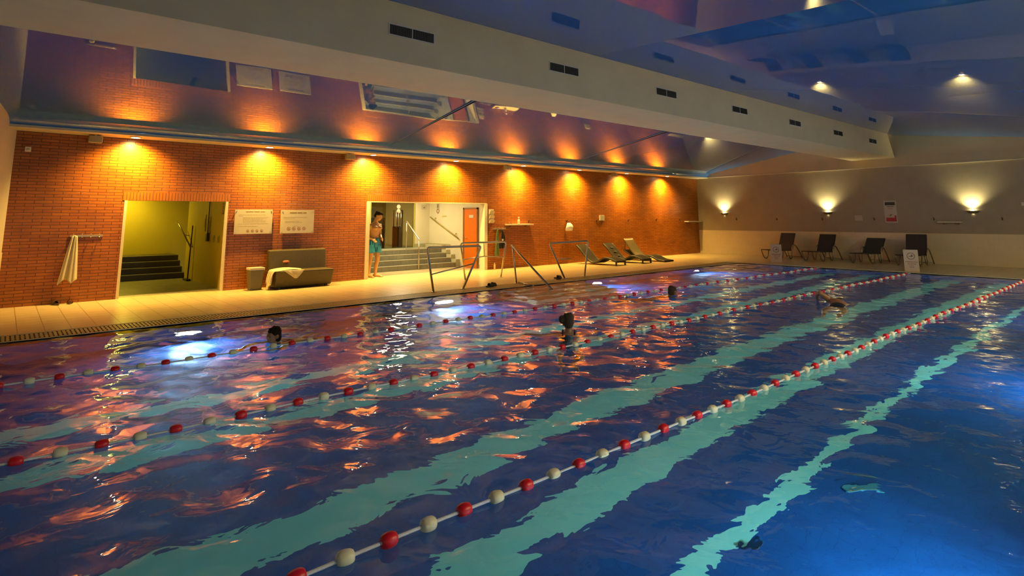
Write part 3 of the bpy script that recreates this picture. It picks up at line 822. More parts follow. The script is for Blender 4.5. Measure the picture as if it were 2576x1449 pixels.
sandal((11.86, 11.62, .0), PI*.1, 'dark sandal nearer the pool by the far railing', 'sandals by the far railing', M_BLACK)
sandal((12.02, 11.80, .0), -PI*.1, 'dark sandal behind its twin by the far railing', 'sandals by the far railing', M_BLACK)
sandal((9.34, 11.56, 0), PI*.05, 'dark slipper lying at the pool edge between the railings', 'slippers at the pool edge', M_BLACK)
sandal((9.52, 11.66, 0), -PI*.03, 'second dark slipper, further from the water, between the railings', 'slippers at the pool edge', M_BLACK)

# bench
t = thing('upholstered_bench', (5.87, 0, 0), 'olive brown upholstered bench with backrest against the brick wall', 'bench')
b = MB(); b.hexa([(-.72,14.66,.03),(.72,14.66,.03),(.72,15.26,.03),(-.72,15.26,.03),(-.75,14.55,.43),(.75,14.55,.43),(.75,15.26,.43),(-.75,15.26,.43)]); b.build('seat', M_OLIVEF, t, bevel=.035)
b = MB(); b.hexa([(-.74,15.06,.40),(.74,15.06,.40),(.74,15.28,.40),(-.74,15.28,.40),(-.74,15.12,.92),(.74,15.12,.92),(.74,15.30,.92),(-.74,15.30,.92)]); b.build('backrest', M_OLIVEF, t, bevel=.03)
for sx in (-.6, .6):
    for yy in (14.72, 15.2): MB().box(sx-.03, sx+.03, yy-.03, yy+.03, 0, .05).build('foot', M_BLACK, t)
# towel on the bench
def bt(u, v):
    # u runs from the middle of the seat over the left end and down; v across the seat depth
    L = 1.12*u; yy = 14.58+.42*v+.05*math.sin(7*u+3*v)
    z = .447+.010*math.sin(9*u+5*v)+.06*max(0, math.sin(PI*min(1, L/.6)))*math.exp(-((v-.55)/.3)**2)
    xx = 5.74+.06*math.sin(6*v)-L
    if xx < 5.10:
        dz = 5.10-xx; z = .44-dz*(.55+.35*math.sin(PI*min(1, v*1.1)))
        yy = 14.54+.36*v*(1-.5*dz)+.03*math.sin(14*v+6*dz)
        xx = 5.085-.16*dz-.03*abs(math.sin(9*v+2))*min(1, dz*4)
    return (xx, yy, z)
o = MB().grid(bt, 44, 24).build('bench_towel', M_TOWEL, None, solid=.014)
tag(o, 'crumpled white towel draped over the left end of the bench', 'towel')
def bt2(u, v):
    yy = 14.545-.02*math.sin(v*3)-.012*abs(math.sin(u*9)); w = .52*(1-v*.9)
    return (5.56+(u-.5)*w+.05*v, yy, .45-.20*v)
o2 = MB().grid(bt2, 18, 12).build('overhang', M_TOWEL, o, solid=.012)
t = thing('small_pouch', (5.50, 14.93, .505), 'small dark pouch with a red flap on the bench towel', 'pouch')
MB().ball((0, 0, .06), (.07, .06, .075)).build('body', M_BROWN, t)
MB().ball((-.01, -.01, .13), (.085, .06, .03)).build('flap', mat('pinkish_red_cloth', (.42, .10, .07), .7), t)
# bin
t = thing('waste_bin', (4.78, 14.98, 0), 'grey plastic waste bin with white swing lid beside the bench', 'bin')
b = MB(); b.hexa([(-.135,-.11,0),(.135,-.11,0),(.135,.11,0),(-.135,.11,0),(-.165,-.14,.43),(.165,-.14,.43),(.165,.14,.43),(-.165,.14,.43)]); b.build('body', M_GREYPL, t, bevel=.02)
b = MB(); b.hexa([(-.165,-.145,.40),(.165,-.145,.40),(.165,.145,.40),(-.165,.145,.40),(-.17,-.15,.48),(.17,-.15,.48),(.17,.15,.48),(-.17,.15,.48)]); b.build('collar', mat('grey_green_collar', (.13, .12, .06), .45), t, bevel=.012)
l = MB()
for q_ in ((-.175,.175,-.155,-.12),(-.175,.175,.12,.155),(-.175,-.14,-.12,.12),(.14,.175,-.12,.12)): l.box(q_[0], q_[1], q_[2], q_[3], .475, .53)
l.build('lid_rim', M_WHITE, t, bevel=.008)
MB().hexa([(-.14,-.12,.48),(.14,-.12,.48),(.14,.12,.52),(-.14,.12,.52),(-.14,-.12,.49),(.14,-.12,.49),(.14,.12,.53),(-.14,.12,.53)]).build('swing_flap', mat('grey_lid_flap', (.38, .35, .28), .45), t)

# ================================================================== RAILINGS
def railing(label, base, parts, feet, r=.024):
    t = thing('steel_railing', base, label, 'railing', 'steel railings by the pool steps')
    B = Vector(base)
    for nm, pts, rr in parts:
        MB().tube([Vector(p)-B for p in pts], rr, 12).build(nm, M_STEEL, t)
    for p in feet:
        MB().lathe([(.055, 0), (.055, .008), (.03, .014)], 16, tuple(Vector(p)-B)).build('foot_plate', M_STEEL, t)
    return t
def bend(a, c, b_, r=.09, n=6):
    """points from a to b_ with a rounded corner at c"""
    a, c, b_ = Vector(a), Vector(c), Vector(b_)
    p, q = c+(a-c).normalized()*r, c+(b_-c).normalized()*r
    return [(1-t)**2*p+2*t*(1-t)*c+t*t*q for t in [i/n for i in range(n+1)]]
def frame_pts(f0, c0, c1, f1): return [Vector(f0)]+bend(f0, c0, c1)+bend(c0, c1, f1)+[Vector(f1)]
Y1 = 11.66
railing('steel railing with slanting legs at the pool edge nearest the opening', (7.72, Y1, 0),
    [('rail_frame', frame_pts((7.75, Y1, .0), (7.55, Y1, 1.02), (9.16, Y1, 1.0), (8.60, Y1, .0)), .026), ('mid_rail', [(7.68, Y1, .40), (8.92, Y1, .58)], .016)], [(7.75, Y1, 0), (8.60, Y1, 0)])
Y2 = 13.15
railing('double-barred steel railing in the middle of the deck', (9.77, Y2, 0),
    [('rail_frame', frame_pts((9.78, Y2, 0), (9.60, Y2, 1.01), (11.26, Y2, 1.0), (11.05, Y2, 0)), .024), ('mid_rail', [(9.70, Y2, .56), (10.44, Y2, .62), (11.14, Y2, .57)], .015), ('upright', [(10.42, Y2, .99), (10.44, Y2, .62)], .013)], [(9.78, Y2, 0), (11.05, Y2, 0)])
Y4 = 11.62
railing('steel railing nearest the loungers, at the far side of the pool steps', (12.1, Y4, 0),
    [('rail_frame', frame_pts((12.11, Y4, 0), (11.52, Y4, .99), (13.12, Y4, 1.01), (12.94, Y4, 0)), .024), ('mid_rail', [(11.77, Y4, .56), (12.40, Y4, .53)], .013)], [(12.11, Y4, 0), (12.94, Y4, 0)])
railing('steel hand rail sloping down into the water over the pool steps', (10.38, 11.7, 0),
    [('post', [(10.37, 11.7, 0), (10.22, 11.68, .96)], .022), ('slanting_rail', [(10.20, 11.70, .99), (10.235, 11.35, .72), (10.34, 10.33, -.06), (10.37, 10.1, -.25)], .026), ('low_rail', [(10.37, 11.62, .03), (10.22, 10.90, .01)], .02)], [(10.37, 11.7, 0)])

# ================================================================== LOUNGERS BY THE BRICK WALL
def wavy_lounger(loc, rz, label, prof, w=.60, legs=True):
    t = thing('wicker_lounger', loc, label, 'sun lounger', 'wicker loungers by the brick wall', rz)
    # smooth the profile
    P = [Vector((s, 0, z)) for s, z in prof]; pts = []
    for i in range(len(P)-1):
        p0, p1, p2, p3 = P[max(i-1, 0)], P[i], P[i+1], P[min(i+2, len(P)-1)]
        for k in range(5):
            u = k/5
            pts.append(.5*((2*p1)+(-p0+p2)*u+(2*p0-5*p1+4*p2-p3)*u*u+(-p0+3*p1-3*p2+p3)*u**3))
    pts.append(P[-1]); n = len(pts)
    vs = []; fs = []
    th = .055
    for p in pts:
        vs += [(p.x, -w/2, p.z), (p.x, w/2, p.z), (p.x, w/2, p.z-th), (p.x, -w/2, p.z-th)]
    for i in range(n-1):
        for k in range(4): fs.append((i*4+k, i*4+(k+1) % 4, i*4+4+(k+1) % 4, i*4+4+k))
    fs += [(3, 2, 1, 0), tuple((n-1)*4+k for k in range(4))]
    MB().add(vs, fs).build('bed', M_RATTAN, t)
    e = MB()
    for sy in (-1, 1): e.tube([(p.x, sy*w/2, p.z-.03) for p in pts], .034, 8)
    e.build('side_rim', mat('dark_woven_rim', (.03, .024, .015), .45, noise=.2, nscale=70), t)
    if legs:
        zf = prof[-1][1]
        for sy in (-1, 1): MB().box(prof[-1][0]-.05, prof[-1][0]-.005, sy*w/2-.025, sy*w/2+.025, 0, zf-.03).build('leg', M_BLACK, t)
    return t
PR = [(0, .70), (.16, .56), (.36, .34), (.56, .16), (.76, .10), (.96, .16), (1.14, .26), (1.30, .29), (1.48, .25), (1.72, .165)]
wl = wavy_lounger((16.56, 15.02, 0), -PI/2+.13, 'dark wavy wicker lounger nearest the railings', PR)
w2 = wavy_lounger((18.08, 15.0, 0), -PI/2+.12, 'dark wavy wicker lounger in the middle, with slots in its back', PR)
for i in range(3):
    s_ = .20+.15*i; zz = (.525, .375, .235)[i]
    MB().lathe([(.10, -.002), (.10, .006)], 18).build('slot', mat('black_slot', (.006, .005, .004), .6), w2, loc=(s_, 0, zz+.01)).scale = (.28, .95, 1)
    w2.children[-1].rotation_euler = (0, math.atan2(.75, 1), 0)
PR3 = [(0, .40), (.14, .34), (.32, .22), (.50, .12), (.75, .14), (.95, .22), (1.12, .24), (1.30, .20), (1.55, .10), (1.85, .06)]
w3 = wavy_lounger((19.34, 14.98, 0), -PI/2+.06, 'wicker lounger nearest the far corner, with a tall olive back panel', PR3, legs=False)
b = MB(); b.hexa([(.12,-.33,.33),(.60,-.33,.12),(.62,-.33,.14),(.14,-.33,.36),(.12,.33,.33),(.60,.33,.12),(.62,.33,.14),(.14,.33,.36)])
b = MB().grid(lambda u, v: (.02+.62*v+.10*v*(1-v), -.33+.66*u, .84-.70*v-.10*math.sin(PI*v)), 10, 14)
b.build('back_panel', mat('olive_brown_panel', (.10, .07, .015), .35, noise=.1), w3, solid=.03)
MB().tube([(.05, -.26, .74), (.02, -.26, .38), (.1, -.26, .30)], .015, 8).tube([(.05, .26, .74), (.02, .26, .38), (.1, .26, .30)], .015, 8).build('prop', M_BLACK, w3)

# ================================================================== SUN CHAIRS BY THE TAUPE WALL
def sun_chair(loc, rz, label, back=62, ext=.72):
    t = thing('sun_chair', loc, label, 'sun lounger', 'sling sun chairs by the taupe wall', rz)
    # local x: foot end at 0, head end towards +x ; y: width
    w = .29
    a = math.radians(back)
    hx, hz = 1.12, .33
    bt_ = (hx+ext*math.cos(a), hz+ext*math.sin(a))
    MB().hexa([(.02,-w,.36),(hx,-w,.315),(hx,w,.315),(.02,w,.36),(.02,-w,.385),(hx,-w,.34),(hx,w,.34),(.02,w,.385)]).build('seat_sling', M_SLING, t)
    nx_, nz_ = -math.sin(a)*.02, math.cos(a)*.02
    MB().hexa([(hx,-w,hz),(bt_[0],-w,bt_[1]),(bt_[0],w,bt_[1]),(hx,w,hz),(hx+nx_,-w,hz+nz_),(bt_[0]+nx_,-w,bt_[1]+nz_),(bt_[0]+nx_,w,bt_[1]+nz_),(hx+nx_,w,hz+nz_)]).build('back_sling', M_SLING, t)
    f = MB()
    for sy in (-1, 1):
        y = sy*(w+.015)
        f.tube([(0, y, .37), (hx, y, .33)], .016, 8)
        f.tube([(hx, y, hz), (bt_[0], y, bt_[1]+.01)], .016, 8)
    f.tube([(0, -w-.015, .37), (0, w+.015, .37)], .016, 8).tube([(bt_[0], -w-.015, bt_[1]+.01), (bt_[0], w+.015, bt_[1]+.01)], .016, 8)
    f.build('frame', mat('charcoal_frame', (.03, .026, .02), .4), t)
    for sy in (-1, 1):
        y = sy*(w+.04)
        # front loop leg
        MB().tube([(.02, y, .37), (.06, y, .26), (.14, y, .10), (.24, y, .022), (.34, y, .022), (.42, y, .10), (.47, y, .22), (.50, y, .345)], .021, 9).build('leg', M_ALU, t)
        # middle loop that rises into the arm rest and runs down to the rear foot
        MB().tube([(.78, y, .33), (.82, y, .18), (.88, y, .05), (.96, y, .02), (1.03, y, .06), (1.06, y, .22), (1.08, y, .42), (1.14, y, .53), (1.24, y, .56), (1.36, y, .50), (1.52, y, .33), (1.66, y, .14), (1.73, y, .018)], .022, 9).build('arm_leg', M_ALU, t)
    MB().tube([(1.70, -w-.04, .06), (1.70, w+.04, .06)], .013, 8).build('cross_bar', M_ALU, t)
    return t
for (y, ro, lab, bk) in ((11.02, .16, 'first sling sun chair from the brick wall, behind a small floor sign', 66), (9.42, .10, 'second sling sun chair from the brick wall, below the dark-bellied sconce', 62), (7.74, .06, 'third sling sun chair, with the lowest back, in front of the taupe wall', 46), (6.30, .02, 'fourth sling sun chair, furthest from the brick wall, behind a floor sign', 74)):
    sun_chair((23.35, y+.1, 0), -ro, lab, bk)

# small folding floor signs
def floor_sign(loc, rz, label):
    t = thing('floor_sign', loc, label, 'sign', 'white folding signs at the pool edge', rz)
    # local: faces -y ; width along x
    w, h = .19, .65
    def panel(s):
        return [(-w, s*.16, 0), (w, s*.16, 0), (w, s*.16+.012, 0), (-w, s*.16+.012, 0), (-w, s*.015, h), (w, s*.015, h), (w, s*.015+.012, h), (-w, s*.015+.012, h)]
    fp = MB().hexa(panel(-1)).build('front_panel', mat('floor_sign_white', (.60, .45, .29), .45), t)
    MB().hexa(panel(1)).build('rear_panel', MATS['floor_sign_white'], t)
    sl = (.145)/h
    yz = lambda z: -.16+sl*z-.003
    m = MB(); n = 28
    vs = [(rr*math.cos(2*PI*k/n), yz(.46+rr*math.sin(2*PI*k/n)), .46+rr*math.sin(2*PI*k/n)) for rr in (.105, .088) for k in range(n)]
    m.add(vs, [(k, (k+1) % n, n+(k+1) % n, n+k) for k in range(n)]).build('ring', M_INKD, fp)
    sh = [(-.065, .445), (.0, .47), (.01, .50), (.035, .505), (.06, .45), (.02, .435)]
    MB().add([(x, yz(z)-.001, z) for x, z in sh], [tuple(range(len(sh)))]).build('swimmer_symbol', M_INKD, fp)
    m = MB()
    q = random.Random(5)
    for (x0, x1, z, hh) in ((-.155, .16, .285, .028), (-.10, .12, .225, .026), (-.07, .07, .165, .02), (-.06, .06, .125, .02)):
        x = x0
        while x < x1:
            ww = q.uniform(.012, .03); m.add([(x, yz(z-hh/2), z-hh/2), (min(x+ww, x1), yz(z-hh/2), z-hh/2), (min(x+ww, x1), yz(z+hh/2), z+hh/2), (x, yz(z+hh/2), z+hh/2)], [(0, 1, 2, 3)]); x += ww+.007
    m.build('lettering', mat('sign_lettering', (.34, .15, .08), .6), fp)
    return t
floor_sign((22.25, 10.30, 0), -1.17, 'white floor sign with a ringed swimmer, before the first sun chair')
floor_sign((21.50, 5.76, 0), -1.33, 'white floor sign with a ringed swimmer, before the fourth sun chair')

# poster and notices on the taupe wall
t = thing('framed_poster', (XF, 7.27, 1.44), 'tall white-framed poster with black and red blocks on the taupe wall', 'poster', rz=-PI/2)
w, h = .205, .82
MB().box(-w, w, -.02, 0, 0, h).build('frame', M_SIGN, t)
MB().box(-w+.04, w-.04, -.024, -.02, h-.17, h-.05).build('black_block', M_BLACK, t)
m = MB(); rows(m, -.11, .12, .60, .04, 3, -.021, wmin=.03, wmax=.05); rows(m, -.08, .08, .52, .02, 4, -.021); m.build('lettering', M_INKD, t)
MB().box(-w+.04, w-.03, -.024, -.02, .05, .19).box(w-.08, w-.03, -.024, -.02, .19, .27).build('red_block', mat('poster_red', (.40, .015, .01), .5), t)
MB().ball((0, -.022, .28), (.12, .004, .045)).build('pale_figure', M_SIGN, t)
MB().hexa([(-.06,-.03,.25),(.0,-.03,.25),(.0,-.022,.25),(-.06,-.022,.25),(0,-.03,.32),(.05,-.03,.32),(.05,-.022,.32),(0,-.022,.32)]).build('dark_figure', M_INKR, t)
t = thing('square_notice', (XF, 8.38, 1.52), 'plain cream paper notice on the taupe wall beside the poster', 'notice', rz=-PI/2)
MB().box(-.13, .13, -.006, 0, 0, .20).build('sheet', M_SIGN, t)
m = MB(); [rows(m, -.10, .10, .17-.035*i, .006, 60+i, -.007) for i in range(4)]; m.build('small_print', M_INK, t)
t = thing('wall_thermostat', (XF, 3.46, 2.0), 'small white thermostat at the end of the taupe wall', 'thermostat', rz=-PI/2)
MB().box(-.05, .05, -.03, 0, 0, .12).build('housing', M_WHITE, t, bevel=.006)
MB().lathe([(.018, -.04), (.018, -.03)], 14, (0, 0, .05), 'y').build('dial', M_PALEPL, t)

# ================================================================== IN THE LOBBIES
# squeegee against the right wall of the olive lobby
t = thing('floor_squeegee', (4.10, 18.62, 0), 'dark long-handled squeegee standing by the steps in the olive lobby', 'squeegee')
MB().tube([(0, 0, .04), (.03, .0, 1.52)], .018, 10).build('handle', mat('dark_red_brown', (.09, .03, .012), .5), t)
MB().box(-.08, .03, -.25, .22, 0, .045).build('blade', M_BLACK, t)
t = thing('lobby_handrail', (4.08, 18.6, 0), 'sloping metal handrail beside the dark steps in the olive lobby', 'handrail')
MB().tube([(.03, .0, .92), (-.09, 1.05, 1.55), (-.14, 1.2, 1.60)], .02, 10).build('rail', mat('olive_steel', (.30, .26, .12), .3, metal=.8), t)
for p, q_ in (((.03, .05, .94), (.11, .05, .92)), ((-.03, .6, 1.25), (.11, .6, 1.22))): MB().tube([p, q_], .012, 8).build('bracket', MATS['olive_steel'], t)
t = thing('wall_telephone', (4.185, 17.05, 1.12), 'dark telephone with a hanging cord on the right wall of the olive lobby', 'telephone')
MB().box(-.07, 0, -.08, .08, 0, .22).build('handset_base', M_BLACK, t, bevel=.015)
MB().tube([(-.03, .0, .22), (-.03, .01, .55), (-.02, .02, 1.05)], .012, 8).build('cord', M_BLACK, t)
for (y, z, lab) in ((17.5, 1.60, 'upper grey plate deep in the olive lobby, above the telephone'), (17.0, 1.55, 'dull green plate beside the telephone cord in the olive lobby'), (16.55, 1.20, 'small grey switch plate in the olive lobby, nearer the telephone'), (16.1, 1.20, 'small grey switch plate in the olive lobby, nearer the doorway edge')):
    t = thing('wall_plate', (4.19, y, z), lab, 'plate', 'plates on the wall of the olive lobby')
    hh = .22 if z > 1.5 else .09
    MB().box(-.015, 0, -.07, .07, -hh, hh).build('cover', mat('olive_grey_plate', (.24, .22, .08), .4), t, bevel=.004)
    MB().box(-.02, -.015, -.03, .03, -hh*.5, hh*.5).build('rocker', mat('dark_olive_plate', (.14, .12, .05), .4), t)
t = thing('red_sign_plate', (4.19, 15.85, 1.82), 'narrow dark red sign plate high inside the dark doorway', 'sign')
MB().box(-.012, 0, -.09, .09, 0, .28).build('plate', mat('dull_red_plate', (.20, .05, .02), .5), t)
m = MB(); [m.box(-.014, -.012, -.05, .05, .04+.055*i, .065+.055*i) for i in range(4)]; m.build('lettering', M_INK, t)

# vestibule handrails
t = thing('stair_handrail', (10.66, 17.0, 0), 'steel stair handrail between two posts on the grey stairs', 'handrail')
B = Vector((10.66, 17.0, 0))
MB().tube([(0, -.05, .0), (0, -.05, .98)], .02, 10).build('post', M_STEEL, t)
MB().tube([(.20, 1.1, .62), (.20, 1.1, 1.58)], .02, 10).build('post', M_STEEL, t)
MB().tube([(0, -.08, .97), (.01, -.02, 1.0), (.19, 1.06, 1.57), (.20, 1.12, 1.58)], .022, 10).build('rail', M_STEEL, t)
t = thing('wall_handrail', (VX1, 17.0, 0), 'olive wall handrail sloping down beside the orange door', 'handrail')
MB().tube([(-.07, .05, .99), (-.07, 1.85, 1.74)], .022, 10).build('rail', mat('olive_brown_rail', (.30, .22, .02), .35), t)
for yy, z in ((.22, 1.06), (1.55, 1.615)): MB().tube([(-.07, yy, z), (-.05, yy, z+.08), (0, yy, z+.09)], .012, 8).build('bracket', MATS['olive_brown_rail'], t)
t = thing('fire_reel_sign', (VX1, 18.42, 1.90), 'small dark sign with a red ring high on the vestibule wall', 'sign')
MB().box(-.012, 0, -.11, .11, .16, .34).build('plate', M_SIGN, t)
MB().box(-.016, -.012, -.035, .03, .18, .32).build('figure', M_INKD, t)
m = MB(); n = 20; m.add([(-.014, rr*math.cos(2*PI*k/n), .06+rr*math.sin(2*PI*k/n)) for rr in (.09, .06) for k in range(n)], [(k, (k+1) % n, n+(k+1) % n, n+k) for k in range(n)]); m.build('ring', M_INKR, t)
t = thing('small_wall_plate', (VX1, 18.0, 1.74), 'small yellowish plate on the vestibule wall above the handrail', 'plate')
MB().box(-.012, 0, -.14, .14, 0, .05).build('plate', mat('yellow_plate', (.55, .45, .12), .5), t)
MB().box(-.014, -.012, -.09, .09, .018, .032).build('lettering', M_INK, t)
t = thing('paper_notice', (12.14, VYG, 2.02), 'small paper notice on the back wall of the vestibule', 'notice')
MB().box(-.12, .12, -.006, 0, 0, .17).build('sheet', M_SIGN, t)
MB().box(-.03, .04, -.008, -.006, .05, .09).build('print', M_INKD, t)

# ================================================================== LANE ROPES
fl = {}
def float_mesh(c):
    if c in fl: return fl[c]
    m = MB(); n = 10
    prof = [(.015, -.044), (.028, -.043), (.036, -.030), (.040, -.010), (.040, .010), (.036, .030), (.028, .043), (.015, .044)]
    m.lathe(prof, n, axis='x')
    o = m.build('float', M_RED if c else M_WHF); me_ = o.data; bpy.data.objects.remove(o)
    fl[c] = me_; return me_
def rope(y, xred, pitch, label, wob):
    t = thing('lane_rope', (0, y, WZ), label, 'lane rope', 'lane ropes across the pool')
    x1 = PX1-.02
    def yz(x): return (.012*math.sin(x*.55+wob)+.006*math.sin(x*1.9+wob), .010+.007*math.sin(x*2.3+wob*2))
    MB().tube([(x, *yz(x)) for x in np.linspace(-.8, x1, 120)], .0095, 8).build('rope', M_ROPE, t)
    k = -6
    while True:
        x = xred+k*pitch/2; red = (k % 2 == 0); k += 1
        if x < -.1: continue
        if x > x1-.2: break
        dy, dz = yz(x)
        f = bpy.data.objects.new('float', float_mesh(red)); C.objects.link(f); f.parent = t
        f.location = (x, dy, dz); f.rotation_euler = (rng.uniform(0, 6), rng.uniform(-.05, .05), rng.uniform(-.08, .08))
        f['label'] = 'red float' if red else 'cream float'
    return t
ZF = .02
rope(8.28, .635, .511, 'lane rope of red and cream floats nearest the brick wall', .3)
rope(5.66, .235, .507, 'middle lane rope of red and cream floats, in front of the swimmer with a bun', 1.1)
rope(3.0, 1.73, .500, 'lane rope of red and cream floats nearest the viewer', 2.0)

# things on the pool floor
t = thing('pale_floor_plate', (5.62, 2.02, WZ-DEPTH), 'pale square plate lying on the pool floor', 'plate')
t.rotation_euler.z = -.75
MB().box(-.15, .15, -.07, .07, 0, .02).build('plate', mat('pale_turquoise_plate', (.05, .30, .34), .5, noise=.3), t)
MB().box(-.13, .13, -.055, -.04, .02, .024).build('slot', M_INK, t)
t = thing('sunken_hair_band', (4.29, 2.30, WZ-DEPTH+.002), 'dark strip lying on the pool floor near the thin pale line', 'band')
MB().tube([(-.10, .03, .01), (-.05, .0, .012), (.02, -.01, .012), (.10, -.03, .01)], .012, 8).build('strip', M_BLACK, t)
MB().tube([(.10, -.03, .01), (.14, -.02, .012)], .008, 8).build('tail', M_BLACK, t)


# ================================================================== PEOPLE
def person_root(name, loc, label):
    return thing(name, loc, label, 'person')
# ---- the young man standing in the wide opening
base = Vector((8.36, 15.80, 0))
tp = person_root('person', base, 'person in teal swim shorts standing in the wide opening, head bowed, hands at the waistband')
F = Vector((.34, -.94, 0)); L = Vector((.94, .34, 0))
def P(l, f, z): return L*l+F*f+Vector((0, 0, z))
bd = MB()
def cap(pts, rs, n=12):
    pts = [P(*p) for p in pts]
    bd.tube(pts, rs, n)
    for p, r in zip(pts, rs): bd.ball(p, r*.995, 10, 7)
# trunk as stacked ovals
def oval(z, f, rl, rf, n=20): return [P(rl*math.cos(2*PI*k/n), f+rf*math.sin(2*PI*k/n), z) for k in range(n)]
rings = [oval(.84, .0, .12, .10), oval(.92, 0, .165, .115), oval(1.0, 0, .170, .118), oval(1.10, .0, .152, .105), oval(1.20, .01, .150, .100), oval(1.30, .02, .168, .112), oval(1.40, .03, .185, .120), oval(1.48, .035, .185, .108), oval(1.545, .04, .145, .082), oval(1.585, .05, .075, .06)]
vs = [p for rg in rings for p in rg]; n = 20
bd.add(vs, [(i*n+k, i*n+(k+1) % n, (i+1)*n+(k+1) % n, (i+1)*n+k) for i in range(len(rings)-1) for k in range(n)]+[tuple(reversed(range(n))), tuple((len(rings)-1)*n+k for k in range(n))])
for sl in (-1, 1):
    bd.ball(P(sl*.085, .125, 1.42), (.085, .05, .06))          # chest
    bd.ball(P(sl*.09, -.07, .95), (.085, .08, .09))            # seat
cap([(0, .045, 1.56), (0, .075, 1.64), (0, .10, 1.69)], [.062, .056, .058])
# head, bowed and turned to the left of the body
HT = Matrix.Rotation(.55, 4, 'Z')
hc = P(.015, .135, 1.755)
hf = (HT @ F); hl = (HT @ L)
def H(l, f, z):   # head frame with a bowed chin
    a = -.42
    f2 = f*math.cos(a)-z*math.sin(a); z2 = f*math.sin(a)+z*math.cos(a)
    return hc+hl*l+hf*f2+Vector((0, 0, z2))
def hball(l, f, z, r):
    m_ = MB().ball((0, 0, 0), r, 14, 10)
    bd.add([H(l+p[0], f+p[1], z+p[2]) for p in m_.v], m_.f)
hball(0, -.01, .03, (.078, .098, .092)); hball(0, .03, -.04, (.062, .068, .075)); hball(0, .055, -.085, (.038, .04, .03))
hball(0, .102, -.02, (.013, .022, .022)); hball(0, .092, .012, (.05, .015, .012)); hball(0, .09, -.06, (.028, .015, .012))
for sl in (-1, 1): hball(sl*.08, -.005, -.01, (.012, .022, .034))
# legs
def leg(sl, pts): cap(pts, [.092, .086, .062, .058, .060, .042, .040])
leg(-1, [(-.095, 0, .90), (-.10, .0, .74), (-.105, .0, .54), (-.108, -.0, .48), (-.108, -.025, .36), (-.11, -.03, .16), (-.11, -.02, .085)])
leg(1, [(.095, 0, .90), (.10, .03, .74), (.10, .07, .54), (.098, .07, .48), (.09, .035, .36), (.075, .03, .16), (.07, .035, .085)])
for sl, fx, fy, tl in ((-1, -.11, -.02, -.03), (1, .07, .035, .06)):
    cap([(fx, fy-.05, .04), (fx+tl*.3, fy+.03, .048), (fx+tl*.7, fy+.12, .032), (fx+tl, fy+.18, .022)], [.038, .042, .036, .022])
    for q_ in range(5): cap([(fx+tl+(q_-2)*.017*1, fy+.165, .017), (fx+tl+(q_-2)*.018, fy+.205-abs(q_-1.3)*.008, .013)], [.014, .012], 8)
# arms: bent, hands at the waistband
for sl, el, hand in ((-1, (-.285, -.07, 1.20), (-.145, .10, 1.085)), (1, (.275, -.02, 1.20), (.155, .135, 1.115))):
    cap([(sl*.19, .03, 1.48), (sl*.225, .0, 1.38), (el[0], el[1], el[2]+.02)], [.066, .055, .045])
    cap([el, ((el[0]+hand[0])/2, (el[1]+hand[1])/2, (el[2]+hand[2])/2), hand], [.046, .043, .030])
    h0 = Vector(hand); dirv = Vector((-sl*.30, .70, -.55)).normalized()
    pal = h0+dirv*.05
    cap([tuple(h0), tuple(pal)], [.028, .036])
    side = Vector((-sl*.45, .10, .88)).normalized()
    for q_ in range(4):
        b0 = pal+side*(.024-.016*q_)+dirv*.022; ln = (.036, .042, .039, .03)[q_]
        b1 = b0+dirv*ln; b2 = b1+(dirv+Vector((-sl*.9, -.25, -.2))).normalized()*ln*.75
        cap([tuple(b0), tuple(b1), tuple(b2)], [.0098, .009, .008], 8)
    th0 = h0+side*.02+dirv*.015; th1 = th0+(side*.8+dirv*.6).normalized()*.04
    cap([tuple(th0), tuple(th1), tuple(th1+dirv*.03)], [.013, .011, .009], 8)
body = blob('body', bd, M_SKIN, tp, voxel=.0075, smooth=4)
# shorts
sh = MB()
def ring2(z, f, rl, rf, l=0., n=20): return [P(l+rl*math.cos(2*PI*k/n), f+rf*math.sin(2*PI*k/n), z) for k in range(n)]
def loft(mb, rg):
    n = len(rg[0]); vs = [p for q_ in rg for p in q_]
    mb.add(vs, [(i*n+k, i*n+(k+1) % n, (i+1)*n+(k+1) % n, (i+1)*n+k) for i in range(len(rg)-1) for k in range(n)]+[tuple(reversed(range(n))), tuple((len(rg)-1)*n+k for k in range(n))], True)
loft(sh, [ring2(.86, 0, .175, .135), ring2(.95, 0, .188, .142), ring2(1.05, .0, .180, .134), ring2(1.125, .0, .165, .122)])
loft(sh, [ring2(.70, .01, .122, .132, -.112), ring2(.80, .0, .118, .128, -.108), ring2(.92, 0, .105, .125, -.095)])
loft(sh, [ring2(.70, .045, .122, .132, .112), ring2(.80, .03, .118, .128, .108), ring2(.92, 0, .105, .125, .095)])
for q_ in range(7): sh.tube([P(-.19+.055*q_, .10-.004*q_, 1.05), P(-.20+.06*q_, .135, .88), P(-.21+.062*q_, .13, .72)], .014, 6)
blob('swim_shorts', sh, M_TEAL, tp, voxel=.009, smooth=3)
wb = MB(); wb.lathe([(1, 0), (1.02, .012), (1, .024)], 22)
MB().add([P(p[0]*.163, p[1]*.121, 1.105+p[2]) for p in wb.v], wb.f[:-2], True).build('waistband', mat('dark_waistband', (.05, .06, .06), .6), tp)
hr = MB()
for (l, f, z, r_) in ((0, -.025, .065, (.084, .098, .078)), (0, .045, .105, (.065, .05, .035)), (0, -.07, .01, (.078, .055, .07)), (.02, .07, .095, (.05, .03, .03))):
    m_ = MB().ball((0, 0, 0), r_, 14, 10); hr.add([H(l+p[0], f+p[1], z+p[2]) for p in m_.v], m_.f)
